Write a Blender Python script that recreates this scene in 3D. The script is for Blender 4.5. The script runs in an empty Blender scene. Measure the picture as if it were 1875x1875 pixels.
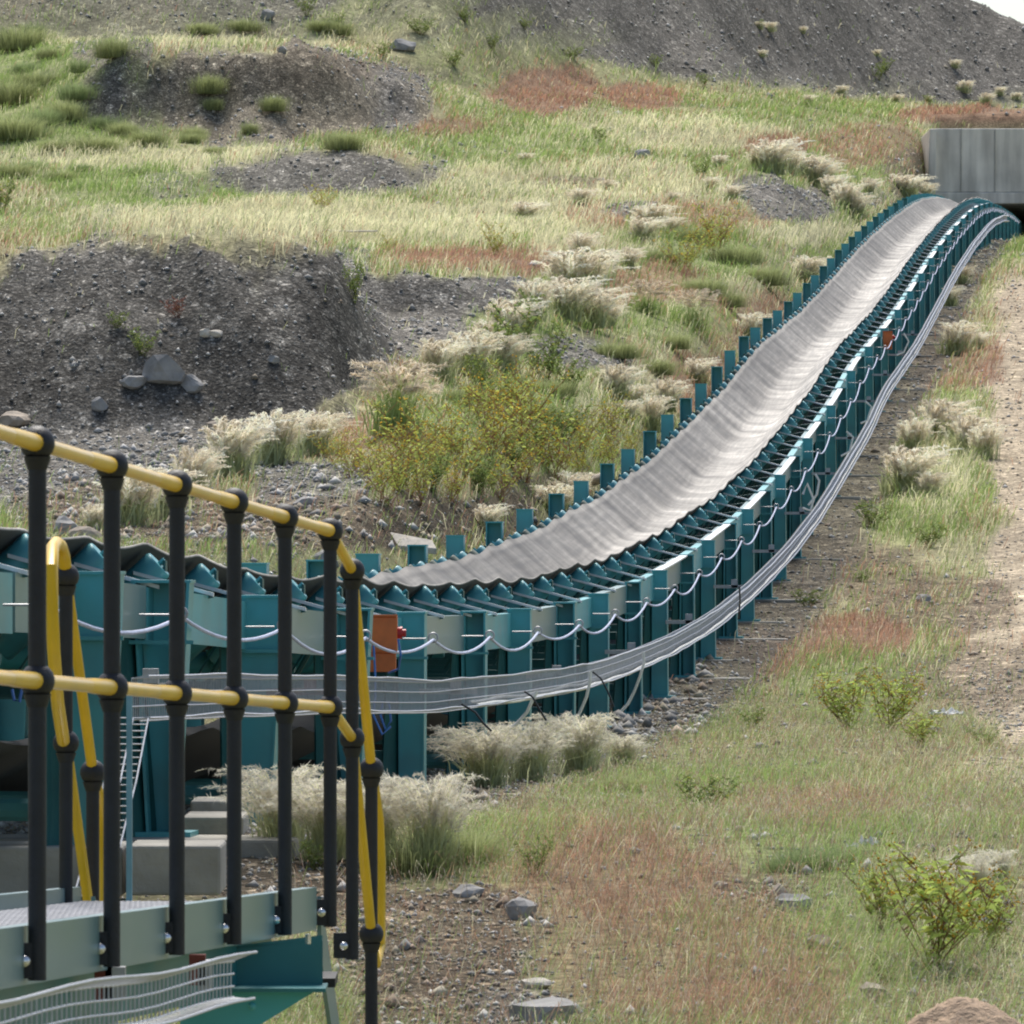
import bpy, math, random
import numpy as np
from mathutils import Vector, Matrix
random.seed(7); rng = np.random.default_rng(11)
SC = bpy.context.scene; COL = SC.collection
F = 12000.0; HY = 1000.0; CX = 937.5; VX = 2064.0     # focal length (in photo pixels), horizon row, centre column, vanishing column of the conveyor
# ------------------------------------------------------------------ helpers
def P(u, y, D): return np.array([(u-CX)*D/F, D, (HY-y)*D/F])
def L(lat, D, z): return np.array([(VX-CX)*D/F-lat, D, z])
def ss(x, a, b):
    t = np.clip((x-a)/(b-a), 0, 1); return t*t*(3-2*t)
def _h(ix, iy, s):
    n = (ix.astype(np.int64)*374761393 + iy.astype(np.int64)*668265263 + s*974711) & 0x7fffffff
    n = ((n ^ (n >> 13))*1274126177) & 0x7fffffff
    return ((n ^ (n >> 16)) & 0xffff)/65535.0
def vn(x, y, s=0):
    x = np.asarray(x, float); y = np.asarray(y, float)
    ix = np.floor(x); iy = np.floor(y); fx = x-ix; fy = y-iy; fx = fx*fx*(3-2*fx); fy = fy*fy*(3-2*fy)
    a = _h(ix, iy, s); b = _h(ix+1, iy, s); c = _h(ix, iy+1, s); d = _h(ix+1, iy+1, s)
    return (a*(1-fx)+b*fx)*(1-fy)+(c*(1-fx)+d*fx)*fy
def fbm(x, y, o=4, s=0):
    r = 0; a = .5
    for i in range(o):
        r = r + a*(vn(np.asarray(x)*2**i+i*17.3, np.asarray(y)*2**i-i*9.1, s+i)-.5)*2; a *= .5
    return r
# ------------------------------------------------------------------ conveyor profile: top of stringer above camera level against distance
SX = [(0,1050),(130,1062),(290,1078),(444,1100),(537,1118),(640,1130),(761,1135),(862,1132),(958,1126),(1031,1115),(1103,1095),(1156,1077),
      (1209,1054),(1249,1030),(1291,1003),(1326,974),(1364,946),(1395,913),(1426,880),(1454,846),(1470,820),(1496,787),(1515,758),(1534,731),
      (1568,667),(1631,592),(1668,536),(1698,487),(1719,456),(1748,419),(1775,391),(1791,379),(1810,374),(1828,378),(1850,392),(1874,413)]
_d = np.array([4.0*F/(VX-x) for x, y in SX]); _z = np.array([(HY-y)*d/F for (x, y), d in zip(SX, _d)])
_DG = np.linspace(8, 330, 1300); _zz = np.interp(_DG, _d, _z)
_zz[_DG < _d[0]] = _z[0]+(_d[0]-_DG[_DG < _d[0]])*.02
_k = np.exp(-np.linspace(-2.5, 2.5, 25)**2/2); _k /= _k.sum()
_zs = np.convolve(np.pad(_zz, 12, 'edge'), _k, 'valid')
def S(D): return np.interp(D, _DG, _zs)
def leglen(D): return np.interp(D, [24, 30, 36.8, 47, 53, 78, 120, 400], [1.02, 1.02, .98, .95, 1.03, 1.2, 1.15, 1.1])
def G(D):
    g = S(D)-leglen(D)
    near = np.interp(D, [2, 10, 16, 20, 22.5, 25, 27.5], [-1.7, -1.75, -1.8, -1.7, -1.6, -1.42, -1.33])
    w = ss(D, 25, 29); return near*(1-w)+g*w
# ------------------------------------------------------------------ terrain
TAB = {
 -400: [(36,1300),(40,1290),(48,1180),(56,1010),(64,930),(71,860),(77.5,800),(79,629),(81.0,456),(82,438),(88,444),(94,500),(100,492),(115,455),(130,425),(150,370),(168,310),(176,290),(190,200),(205,110),(220,60),(232,35),(250,-20),(400,-500),(600,-700)],
 0:    [(36,1300),(40,1290),(48,1180),(56,1010),(64,930),(71,860),(77.5,800),(79,629),(81.0,456),(82,438),(88,444),(94,500),(100,492),(115,455),(130,425),(150,370),(168,310),(176,290),(190,200),(205,110),(220,60),(232,35),(250,-20),(400,-500),(600,-700)],
 100:  [(36,1300),(40,1290),(48,1170),(56,1010),(64,930),(71,860),(77.5,800),(79,637),(81.0,472),(82,454),(88,460),(94,505),(100,492),(115,455),(130,425),(150,372),(165,310),(175,285),(183,230),(195,130),(205,84),(225,45),(250,-40),(400,-500),(600,-680)],
 190:  [(36,1300),(40,1290),(48,1160),(56,1010),(64,930),(71,860),(77.5,800),(79,623),(81.0,444),(82,426),(88,432),(94,485),(100,484),(118,448),(143,390),(150,372),(165,312),(175,282),(182,255),(184.5,225),(186,98),(190,85),(210,78),(225,40),(250,-50),(400,-490),(600,-660)],
 300:  [(36,1300),(40,1290),(48,1150),(56,1010),(64,930),(71,860),(77.5,800),(79,618),(81.0,434),(82,416),(88,422),(94,480),(100,478),(120,440),(143,390),(150,365),(158,330),(163,305),(168,298),(176,276),(183,250),(185,215),(186.3,98),(190,88),(210,78),(225,40),(250,-60),(400,-480),(600,-650)],
 500:  [(36,1300),(42,1260),(48,1130),(56,1010),(64,930),(71,860),(77.5,800),(79,623),(81.0,444),(82,426),(88,432),(94,485),(100,478),(120,440),(143,390),(156,368),(158.5,300),(161,278),(166,285),(176,276),(183,255),(185,200),(186.3,98),(191,86),(212,86),(228,45),(255,-60),(400,-450),(600,-620)],
 600:  [(36,1300),(44,1230),(50,1080),(56,1010),(64,930),(71,860),(77.5,800),(79,633),(81.0,464),(82,446),(88,452),(94,495),(98,484),(120,443),(143,392),(156,362),(158.2,292),(160.5,270),(166,278),(177,272),(184,252),(186,205),(187.5,108),(192,97),(212,90),(228,58),(260,-50),(400,-420),(600,-600)],
 655:  [(36,1300),(45,1200),(50,1070),(57,990),(64,905),(73,840),(79,770),(81.2,560),(83,515),(88,520),(95.2,540),(96.2,503),(110,476),(130,436),(143,394),(156,358),(158.2,288),(160.5,264),(166,275),(178,270),(185,250),(187,215),(188.8,122),(194,108),(212,92),(230,70),(262,-40),(400,-400),(600,-580)],
 700:  [(36,1300),(46,1180),(52,1040),(58,970),(65,910),(72,850),(80,720),(88,650),(95.2,575),(96,507),(110,476),(130,436),(145,394),(156,355),(158.5,290),(161,266),(168,275),(180,250),(187,235),(190,215),(191.8,142),(197,128),(215,110),(235,75),(270,-40),(400,-360),(600,-540)],
 730:  [(36,1300),(46,1180),(52,1040),(58,970),(65,910),(72,850),(80,720),(88,650),(95.2,575),(96,507),(110,476),(130,436),(145,394),(156,355),(158.5,290),(161,266),(168,275),(180,250),(187,235),(190,215),(191.8,142),(197,128),(215,110),(235,75),(270,-40),(400,-360),(600,-540)],
 830:  [(36,1300),(48,1120),(55,1000),(62,940),(70,880),(80,740),(88,640),(95.2,570),(96,507),(112,472),(130,432),(145,388),(155,348),(165,318),(178,275),(190,240),(200,205),(212,180),(228,140),(270,0),(400,-320),(600,-500)],
 930:  [(36,1300),(50,1080),(58,990),(66,940),(74,880),(84,740),(92,640),(98,555),(99.5,507),(115,470),(130,430),(147,385),(165,325),(182,272),(195,240),(208,205),(225,170),(260,60),(400,-280),(600,-450)],
 1030: [(36,1300),(52,1080),(62,980),(70,930),(78,860),(86,740),(96,640),(104,560),(110,510),(125,455),(145,390),(165,330),(185,270),(205,222),(230,165),(270,50),(400,-230),(600,-400)],
 1200: [(36,1300),(60,1080),(75,900),(85,810),(95,710),(108,600),(120,515),(135,440),(155,370),(175,310),(195,260),(215,212),(240,165),(290,40),(400,-150),(600,-300)],
 1400: [(36,1300),(70,1000),(95,780),(105,680),(115,605),(130,510),(142,430),(152,385),(160,335),(166,300),(172,305),(185,275),(205,240),(225,208),(255,172),(330,40),(450,-100),(600,-200)],
 1520: [(36,1300),(90,850),(120,640),(135,540),(145,470),(155,425),(165,395),(175,375),(190,335),(205,290),(222,245),(240,210),(265,185),(330,80),(470,-80),(600,-100)],
 1600: [(36,1300),(100,800),(140,520),(155,445),(170,410),(190,370),(210,320),(228,262),(245,215),(270,194),(330,120),(480,-70),(520,-60),(600,-20)],
 1700: [(36,1300),(100,800),(160,480),(190,400),(215,368),(232,320),(245,250),(258,215),(275,200),(330,140),(490,-55),(520,-45),(600,20)],
 1780: [(36,1300),(100,800),(160,480),(190,440),(230,425),(252,400),(262,210),(280,198),(330,148),(495,-2),(520,10),(600,80)],
 1875: [(36,1300),(100,800),(160,480),(190,440),(230,425),(252,400),(262,208),(280,198),(330,152),(500,47),(525,60),(600,120)],
 2300: [(36,1300),(100,800),(160,480),(190,440),(230,425),(252,400),(262,208),(280,205),(330,190),(500,215),(600,260)],
}
TU = np.arange(-400, 2301, 20.0); TD = np.exp(np.linspace(math.log(20), math.log(700), 3400))
HILL = {-400:(216,56,-420),0:(216,56,-420),100:(216,64,-420),190:(216,82,-420),300:(216,84,-420),500:(218,88,-420),600:(218,76,-420),655:(220,80,-420),700:(218,96,-420),730:(214,108,-420),830:(214,162,-420),930:(224,166,-400),1030:(234,160,-380),
 1200:(246,158,-330),1400:(262,170,-230),1520:(272,186,-150),1600:(280,193,-105),1700:(284,199,-50),1780:(288,197,-2),1875:(290,198,47),2300:(300,205,190)}
STEEP = {76:0}
_cu = sorted(TAB); _cz = []
for u0 in _cu:
    Df_, yf_, yr_ = HILL[u0]; rows = [r for r in TAB[u0] if r[0] < Df_-3]; rows.append((Df_, yf_)); zf_ = (HY-yf_)*Df_/F; tn = .46
    if yr_ < yf_:
        x_ = ((HY-yr_)*Df_/F-zf_)/(tn-(HY-yr_)/F); Dr = Df_+x_; zr_ = (HY-yr_)*Dr/F; rows += [(Dr, yr_), (Dr+12, HY-F*(zr_-.2)/(Dr+12)), (Dr+60, HY-F*(zr_-9)/(Dr+60)), (690, HY-F*(zr_-45)/690)]
    TAB[u0] = rows
    ds = np.array([a for a, b in TAB[u0]]); zs = np.array([(HY-b)*a/F for a, b in TAB[u0]]); _cz.append(np.interp(TD, ds, zs))
_cz = np.array(_cz); TZ = np.array([[0.0]*len(TD)]*len(TU))
for i, u0 in enumerate(TU):
    j = min(max(np.searchsorted(_cu, u0)-1, 0), len(_cu)-2); t = (u0-_cu[j])/(_cu[j+1]-_cu[j]); t = min(max(t, 0), 1)
    TZ[i] = _cz[j]*(1-t)+_cz[j+1]*t
_g = np.exp(-np.arange(-3, 4)**2/3.0); _g /= _g.sum()
TZ = np.array([np.convolve(np.pad(c, 3, 'edge'), _g, 'valid') for c in TZ])
TZ = np.array([np.convolve(np.pad(c, 3, 'edge'), np.array([.02,.1,.22,.32,.22,.1,.02]), 'valid') for c in TZ.T]).T
def ztab(u, D):
    a = np.clip((u+400)/20.0, 0, len(TU)-1.001); b = np.clip(np.interp(D, TD, np.arange(len(TD))), 0, len(TD)-1.001)
    i = a.astype(int); j = b.astype(int); s = a-i; t = b-j
    return (TZ[i, j]*(1-s)+TZ[i+1, j]*s)*(1-t)+(TZ[i, j+1]*(1-s)+TZ[i+1, j+1]*s)*t
def base_z(X, D):
    X = np.asarray(X, float); D = np.asarray(D, float); D = np.maximum(D, 1.0)
    lat = (VX-CX)*D/F-X; u = CX+F*X/D; g = G(D)
    # old tyre track and shoulder on the right
    g = g+.10*ss(-lat, -1.9, -.4)*ss(D, 45, 60)*(1-ss(D, 120, 150))
    w = ss(lat, 5.9+ss(D,200,235)*.9, 7.6+ss(D,200,235)*.1)*ss(D, 24, 36)
    w = np.maximum(w, ss(D, 259, 263))
    return g*(1-w)+ztab(u, D)*w
# zones painted on the land:  0 dark gravel  1 brown gravel  2 sand  3 reddish grass  4 straw grass  5 green grass
PAINT = [ (1,1050,640,120,50,.4),(5,1380,100,260,60,.25),(3,700,640,60,40,.5),(4,870,330,180,30,.4),(1,1180,310,90,20,.5), (5,1180,1640,160,90,.5),(5,1450,1750,260,90,.4),(5,1400,1420,200,60,.5), (5,150,200,240,140,.8),(4,700,412,640,42,.8),(4,300,292,330,26,.8),(4,350,70,330,22,.75),(5,300,345,300,38,.8),(4,1060,345,300,50,.6),(4,1180,250,300,32,.7),
 (5,950,270,190,45,.6),(5,900,215,120,40,.4),(4,1500,432,150,22,.8),(5,1230,470,150,75,.75),(5,1480,210,180,30,.5),(5,1560,300,130,70,.45),
 (3,1000,165,120,48,.9),(3,1165,178,90,26,.85),(3,900,482,200,24,.85),(3,800,235,110,22,.6),(3,1180,520,140,40,.65),(3,1420,270,70,20,.8),(3,1590,265,110,40,.6),
 (3,1300,720,90,80,.7),(3,1380,590,120,60,.6),(3,1790,212,150,16,.9),(3,600,790,160,36,.6),(3,1220,400,200,30,.5),(4,1080,460,130,30,.6),(5,1250,590,130,35,.6),
 (5,950,620,200,60,.6),(5,950,800,240,110,.6),(4,1140,740,120,60,.5),
 (0,240,660,430,242,1),(0,560,595,130,160,1),(0,660,640,70,80,1),(0,640,560,45,60,1),(0,100,860,330,90,.95),(0,760,590,110,85,1),(0,850,540,170,34,1),(0,420,800,160,50,.9),
 (1,300,940,300,55,.9),(0,570,890,120,48,.9),(1,620,960,260,50,.85),(1,820,960,220,55,.8),(1,980,900,120,30,.6),
 (0,480,170,335,88,1),(1,540,135,240,40,.55),(0,700,190,120,60,1),(0,600,318,215,44,.95),(0,330,340,90,24,.4),(0,210,95,80,30,.7),
 (0,1040,645,75,32,.9),(0,1110,665,60,25,.9),(0,1450,372,95,34,.95),(0,1390,345,50,22,.8),(0,1160,385,60,14,.8),(1,1060,335,90,14,.6),(1,1660,330,45,60,.7),(0,1580,365,60,14,.4),
 (2,1970,800,178,450,1),(2,1940,1190,200,210,.95),(2,1865,560,60,70,.7),(1,1780,1240,190,70,.5),(1,1730,1110,140,60,.7),(1,1620,1060,110,60,.7),
 (3,1330,1205,160,60,.9),(3,1560,1170,120,45,.85),(5,1300,1280,110,80,.7),(5,1560,1270,140,80,.6),(5,1360,1000,130,50,.4),(5,1660,950,120,50,.6),(4,1700,860,110,80,.6),(3,1750,660,90,60,.6),(5,1640,470,200,40,.6),(5,1810,450,120,30,.7),
 (5,1020,1400,230,60,.8),(5,1330,1440,150,50,.6),(3,1100,1600,220,110,.5),(5,1500,1540,170,60,.75),(1,1420,1640,130,40,.7),(3,1250,1760,300,110,.45),(5,1700,1500,200,60,.4),(5,1650,1700,220,110,.4),(5,900,1560,150,60,.6),
 (1,800,1730,200,115,.95),(1,830,1850,200,80,.95),(3,1150,1600,200,70,.45),(5,1120,1480,160,50,.6),(3,1480,1480,160,40,.4),(5,1600,1620,160,50,.5),(3,1350,1850,200,60,.5),(1,640,1640,120,60,.9),(1,500,1600,200,60,.95),(0,960,1850,90,50,.5),(2,1900,1420,170,40,.6)]
def zones(u, y, D, X):
    n = len(u); W = np.zeros((n, 6))
    n1 = fbm(X*.22, D*.10, 4, 3); n2 = fbm(X*.5+9, D*.2, 4, 23); n3 = fbm(u*.02, y*.02, 3, 41)
    W[:, 5] = .55+.7*n1; W[:, 4] = .36-.5*n1+.3*n2; W[:, 3] = .20+.8*n2-.1; W[:, 1] = .16-.3*n2
    W = np.clip(W, 0, 1); W /= W.sum(1, keepdims=True)+1e-6
    fg = ss(y, 1080, 1250)*ss(u, 500, 800)     # open gravelly verge on the near side
    W = W*(1-fg[:, None]*.30); W[:, 1] += fg*.12; W[:, 5] += fg*.18
    for z, cx, cy, rx, ry, st in PAINT:
        r = np.sqrt(((u-cx)/rx)**2+((y-cy)/ry)**2)+.38*n3+.16*n2
        m = st*(1-ss(r, .78, 1.08)); t = np.zeros(6); t[z] = 1
        W = W*(1-m[:, None])+t*m[:, None]
    # waste-rock hill behind everything
    hl = np.interp(u, [-400, 0, 90, 540, 620, 800, 1000, 1300, 1700, 2300], [56, 74, 98, 100, 70, 88, 105, 165, 196, 204])
    hm = ss(hl-y+14*n3, 0, 22)*ss(D, 205, 230)
    str_ = np.clip(.5+1.3*fbm((u+2.3*y)*.012, (y-.6*u)*.0022, 3, 77), 0, 1)      # diagonal streaks of grass down the slope
    left = 1-ss(u-2.6*y, 700, 1060); left = left*ss(u, 480, 600)
    gr = np.clip(left*(.02+.72*ss(str_, .38, .9)), 0, .93); gr = np.maximum(gr, (1-ss(hl-y, 5, 60))*.35*str_)
    for z, a in ((0, 1-gr), (5, gr*.62), (4, gr*.38)):
        pass
    T = np.zeros((n, 6)); T[:, 0] = 1-gr; T[:, 5] = gr*.6; T[:, 4] = gr*.4
    W = W*(1-hm[:, None])+T*hm[:, None]
    # under the conveyor: brown ballast
    lat = (VX-CX)*D/F-X; c = ss(lat, 3.0, 3.5)*(1-ss(lat, 5.9, 6.3))*.85*ss(D, 24, 28)*(1-ss(D, 250, 262))
    W = W*(1-c[:, None]); W[:, 1] += c*.5; W[:, 0] += c*.5
    return W/(W.sum(1, keepdims=True)+1e-6)
def full_z(X, D, W=None):
    b = base_z(X, D); u = CX+F*np.asarray(X)/np.maximum(D, 1); y = HY-F*b/np.maximum(D, 1)
    if W is None: W = zones(np.ravel(u), np.ravel(y), np.ravel(D), np.ravel(X))
    lat = (VX-CX)*D/F-X; lane = ss(np.abs(lat-4.9), 1.3, 2.6); far = ss(D, 25, 60)
    rock = (W[:, 0]+.5*W[:, 1]); g = lane*(.25+.75*far)
    z = b+g*(.10*fbm(X*.35, D*.22, 3, 5)*(.6+.6*ss(D, 60, 120)) + rock*((.13+.08*ss(D, 120, 160))*fbm(X*.9, D*.5, 4, 61)*ss(D, 45, 75)+.05*fbm(X*4, D*3, 3, 71)))
    z += .012*fbm(X*6, D*5, 3, 81)
    # rills in the cut face
    cl = (W[:, 0]+W[:, 1])*ss(D, 180, 184)*(1-ss(D, 190, 196)); z += cl*(.45*fbm(X*1.1, D*.12, 4, 91)-.35*ss(np.abs(fbm(X*.55, D*.02, 2, 97)), .0, .12)*0)
    cl = W[:, 0]*ss(D, 70, 78)*(1-ss(D, 86, 90)); z += cl*.30*fbm(X*.6+D*.25, D*.12, 4, 93)
    hl = W[:, 0]*ss(D, 220, 260); z += hl*.5*fbm(X*.35, D*.12, 4, 95)
    return z
def place(u, y):
    """first point of the land seen at this spot of the photo"""
    D = np.linspace(20.5, 520, 9000); X = (u-CX)*D/F; yy = HY-F*base_z(X, D)/D
    k = np.argmax(yy <= y)
    if y > yy[0]: k = 0
    D0 = D[k]; X0 = (u-CX)*D0/F
    return np.array([X0, D0, float(full_z(np.array([X0]), np.array([D0]))[0])])
# ------------------------------------------------------------------ materials
def mat(name, col, rough=.6, metal=0, nscale=8, namt=.15, bump=0, bscale=40, coat=0, stretch=None, spec=.5, obj=True, dirt=None):
    m = bpy.data.materials.new(name); m.use_nodes = True; nt = m.node_tree; b = nt.nodes['Principled BSDF']
    b.inputs['Roughness'].default_value = rough; b.inputs['Metallic'].default_value = metal; b.inputs['Specular IOR Level'].default_value = spec
    b.inputs['Coat Weight'].default_value = coat; b.inputs['Coat Roughness'].default_value = .2
    tc = nt.nodes.new('ShaderNodeTexCoord'); mp = nt.nodes.new('ShaderNodeMapping'); nt.links.new(tc.outputs['Object'], mp.inputs[0])
    if stretch: mp.inputs['Scale'].default_value = stretch
    n = nt.nodes.new('ShaderNodeTexNoise'); n.inputs['Scale'].default_value = nscale; n.inputs['Detail'].default_value = 6; nt.links.new(mp.outputs[0], n.inputs['Vector'])
    r = nt.nodes.new('ShaderNodeValToRGB'); nt.links.new(n.outputs[0], r.inputs[0]); c = np.array(col)
    r.color_ramp.elements[0].position = .3; r.color_ramp.elements[1].position = .7
    lo = c*(1-namt) if dirt is None else np.array(dirt); r.color_ramp.elements[0].color = (*lo, 1); r.color_ramp.elements[1].color = (*np.minimum(c*(1+namt), 1), 1)
    nt.links.new(r.outputs[0], b.inputs['Base Color'])
    mr = nt.nodes.new('ShaderNodeMapRange'); mr.inputs[3].default_value = max(rough-.1, .05); mr.inputs[4].default_value = min(rough+.15, 1); nt.links.new(n.outputs[0], mr.inputs[0]); nt.links.new(mr.outputs[0], b.inputs['Roughness'])
    if bump:
        n2 = nt.nodes.new('ShaderNodeTexNoise'); n2.inputs['Scale'].default_value = bscale; n2.inputs['Detail'].default_value = 8; nt.links.new(mp.outputs[0], n2.inputs['Vector'])
        bp = nt.nodes.new('ShaderNodeBump'); bp.inputs['Strength'].default_value = bump; bp.inputs['Distance'].default_value = .02; nt.links.new(n2.outputs[0], bp.inputs['Height']); nt.links.new(bp.outputs[0], b.inputs['Normal'])
    return m
def mat_attr(name, rough=.8, trans=0, mul=1, noise=None, bump=0, spec=.2):
    m = bpy.data.materials.new(name); m.use_nodes = True; nt = m.node_tree; b = nt.nodes['Principled BSDF']; b.inputs['Roughness'].default_value = rough; b.inputs['Specular IOR Level'].default_value = spec
    a = nt.nodes.new('ShaderNodeAttribute'); a.attribute_name = 'col'; src = a.outputs[0]
    if noise:
        geo = nt.nodes.new('ShaderNodeNewGeometry')
        for sc, lo, hi in noise:
            n = nt.nodes.new('ShaderNodeTexNoise'); n.inputs['Scale'].default_value = sc; n.inputs['Detail'].default_value = 5; nt.links.new(geo.outputs['Position'], n.inputs['Vector'])
            mr = nt.nodes.new('ShaderNodeMapRange'); mr.inputs[1].default_value = .3; mr.inputs[2].default_value = .7; mr.inputs[3].default_value = lo; mr.inputs[4].default_value = hi; nt.links.new(n.outputs[0], mr.inputs[0])
            mx = nt.nodes.new('ShaderNodeVectorMath'); mx.operation = 'SCALE'; nt.links.new(src, mx.inputs[0]); nt.links.new(mr.outputs[0], mx.inputs['Scale']); src = mx.outputs[0]
        if bump:
            bp = nt.nodes.new('ShaderNodeBump'); bp.inputs['Strength'].default_value = bump; bp.inputs['Distance'].default_value = .05; nt.links.new(n.outputs[0], bp.inputs['Height']); nt.links.new(bp.outputs[0], b.inputs['Normal'])
    nt.links.new(src, b.inputs['Base Color'])
    if trans:
        t = nt.nodes.new('ShaderNodeBsdfTranslucent'); nt.links.new(src, t.inputs[0]); mx = nt.nodes.new('ShaderNodeMixShader'); mx.inputs[0].default_value = trans
        nt.links.new(b.outputs[0], mx.inputs[1]); nt.links.new(t.outputs[0], mx.inputs[2]); nt.links.new(mx.outputs[0], nt.nodes['Material Output'].inputs[0])
    return m
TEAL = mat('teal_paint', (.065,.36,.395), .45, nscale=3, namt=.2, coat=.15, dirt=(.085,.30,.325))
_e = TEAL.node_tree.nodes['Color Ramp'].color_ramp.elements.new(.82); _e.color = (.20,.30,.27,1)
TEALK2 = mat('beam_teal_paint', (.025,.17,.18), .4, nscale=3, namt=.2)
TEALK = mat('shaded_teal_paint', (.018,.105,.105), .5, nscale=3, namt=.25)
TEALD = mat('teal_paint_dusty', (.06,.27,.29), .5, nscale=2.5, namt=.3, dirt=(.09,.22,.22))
GREYGREEN = mat('weathered_grey_green_paint', (.19,.27,.265), .38, nscale=2, namt=.16, coat=.2, dirt=(.13,.25,.255))
OLIVE = mat('olive_roller_rubber', (.07,.10,.075), .6, namt=.25)
BLACK = mat('black_coated_steel', (.016,.016,.019), .55, nscale=25, namt=.35, bump=.15, bscale=90)
YEL = mat('yellow_rail_paint', (.82,.50,.012), .36, nscale=6, namt=.10, coat=.25)
YELF = mat('pale_yellow_rail_paint', (.86,.52,.06), .30, nscale=6, namt=.12, coat=.4)
GALV = mat('galvanised_steel', (.42,.42,.43), .45, .55, nscale=20, namt=.2)
WIRE = mat('galvanised_wire', (.50,.51,.54), .5, .3, nscale=30, namt=.15)
BOLT = mat('bright_bolt', (.75,.75,.75), .22, .9, nscale=30)
CORD = mat('pale_blue_cord', (.46,.50,.66), .5, nscale=60, namt=.25)
WCABLE = mat('white_cable', (.80,.79,.74), .5, nscale=30, namt=.12)
KCABLE = mat('black_cable', (.03,.03,.03), .5)
BLUE = mat('blue_hose', (.06,.17,.52), .4)
STRUT = mat('sun_glare_steel', (.84,.86,.86), .35, nscale=12, namt=.1)  # sun glare on struts and stringer tops put into the near-white colour
ORANGE = mat('orange_enamel', (.66,.15,.03), .5, nscale=9, namt=.2, coat=.15)
RED = mat('red_plastic', (.5,.02,.02), .35)
RUST = mat('rusty_bracket', (.20,.05,.035), .8, nscale=14, namt=.35)
CONC = mat('concrete', (.36,.34,.295), .85, nscale=3.5, namt=.28, bump=.4, bscale=25)
PALE = mat('pale_stone', (.55,.50,.42), .85, nscale=6, namt=.2, bump=.4, bscale=30)
PAPER = mat('pale_scrap', (.68,.67,.63), .7, nscale=9, namt=.12, bump=.3, bscale=20)
ROCK = mat('grey_rock', (.30,.29,.275), .85, nscale=4, namt=.35, bump=.6, bscale=14)
ROCKB = mat('brown_rock', (.36,.30,.235), .85, nscale=4, namt=.3, bump=.6, bscale=14)
SANDM = mat('brown_sand', (.38,.27,.18), .95, nscale=18, namt=.3, bump=.8, bscale=60)
DRYWOOD = mat('dry_pipe', (.30,.26,.22), .85, nscale=7, namt=.3, bump=.4)
DARKBELT = mat('dark_belt', (.058,.058,.060), .55, nscale=3, namt=.3, stretch=(1, 6, 1))
# wall of the underpass: rain-streaked concrete
def wallmat():
    m = bpy.data.materials.new('streaked_concrete'); m.use_nodes = True; nt = m.node_tree; b = nt.nodes['Principled BSDF']; b.inputs['Roughness'].default_value = .9
    tc = nt.nodes.new('ShaderNodeTexCoord'); src = None
    def nz(scale, st, lo, hi):
        mp = nt.nodes.new('ShaderNodeMapping'); mp.inputs['Scale'].default_value = st; nt.links.new(tc.outputs['Object'], mp.inputs[0])
        n = nt.nodes.new('ShaderNodeTexNoise'); n.inputs['Scale'].default_value = scale; n.inputs['Detail'].default_value = 6; nt.links.new(mp.outputs[0], n.inputs[0])
        mr = nt.nodes.new('ShaderNodeMapRange'); mr.inputs[1].default_value = .3; mr.inputs[2].default_value = .7; mr.inputs[3].default_value = lo; mr.inputs[4].default_value = hi; nt.links.new(n.outputs[0], mr.inputs[0]); return mr.outputs[0]
    a = nz(3, (1, 1, .12), .72, 1.15); c = nz(.8, (1, 1, 1), .8, 1.12)
    mu = nt.nodes.new('ShaderNodeMath'); mu.operation = 'MULTIPLY'; nt.links.new(a, mu.inputs[0]); nt.links.new(c, mu.inputs[1])
    v = nt.nodes.new('ShaderNodeVectorMath'); v.operation = 'SCALE'; v.inputs[0].default_value = (.80,.75,.66); nt.links.new(mu.outputs[0], v.inputs['Scale']); nt.links.new(v.outputs[0], b.inputs['Base Color'])
    return m
WALL = wallmat()
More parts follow.
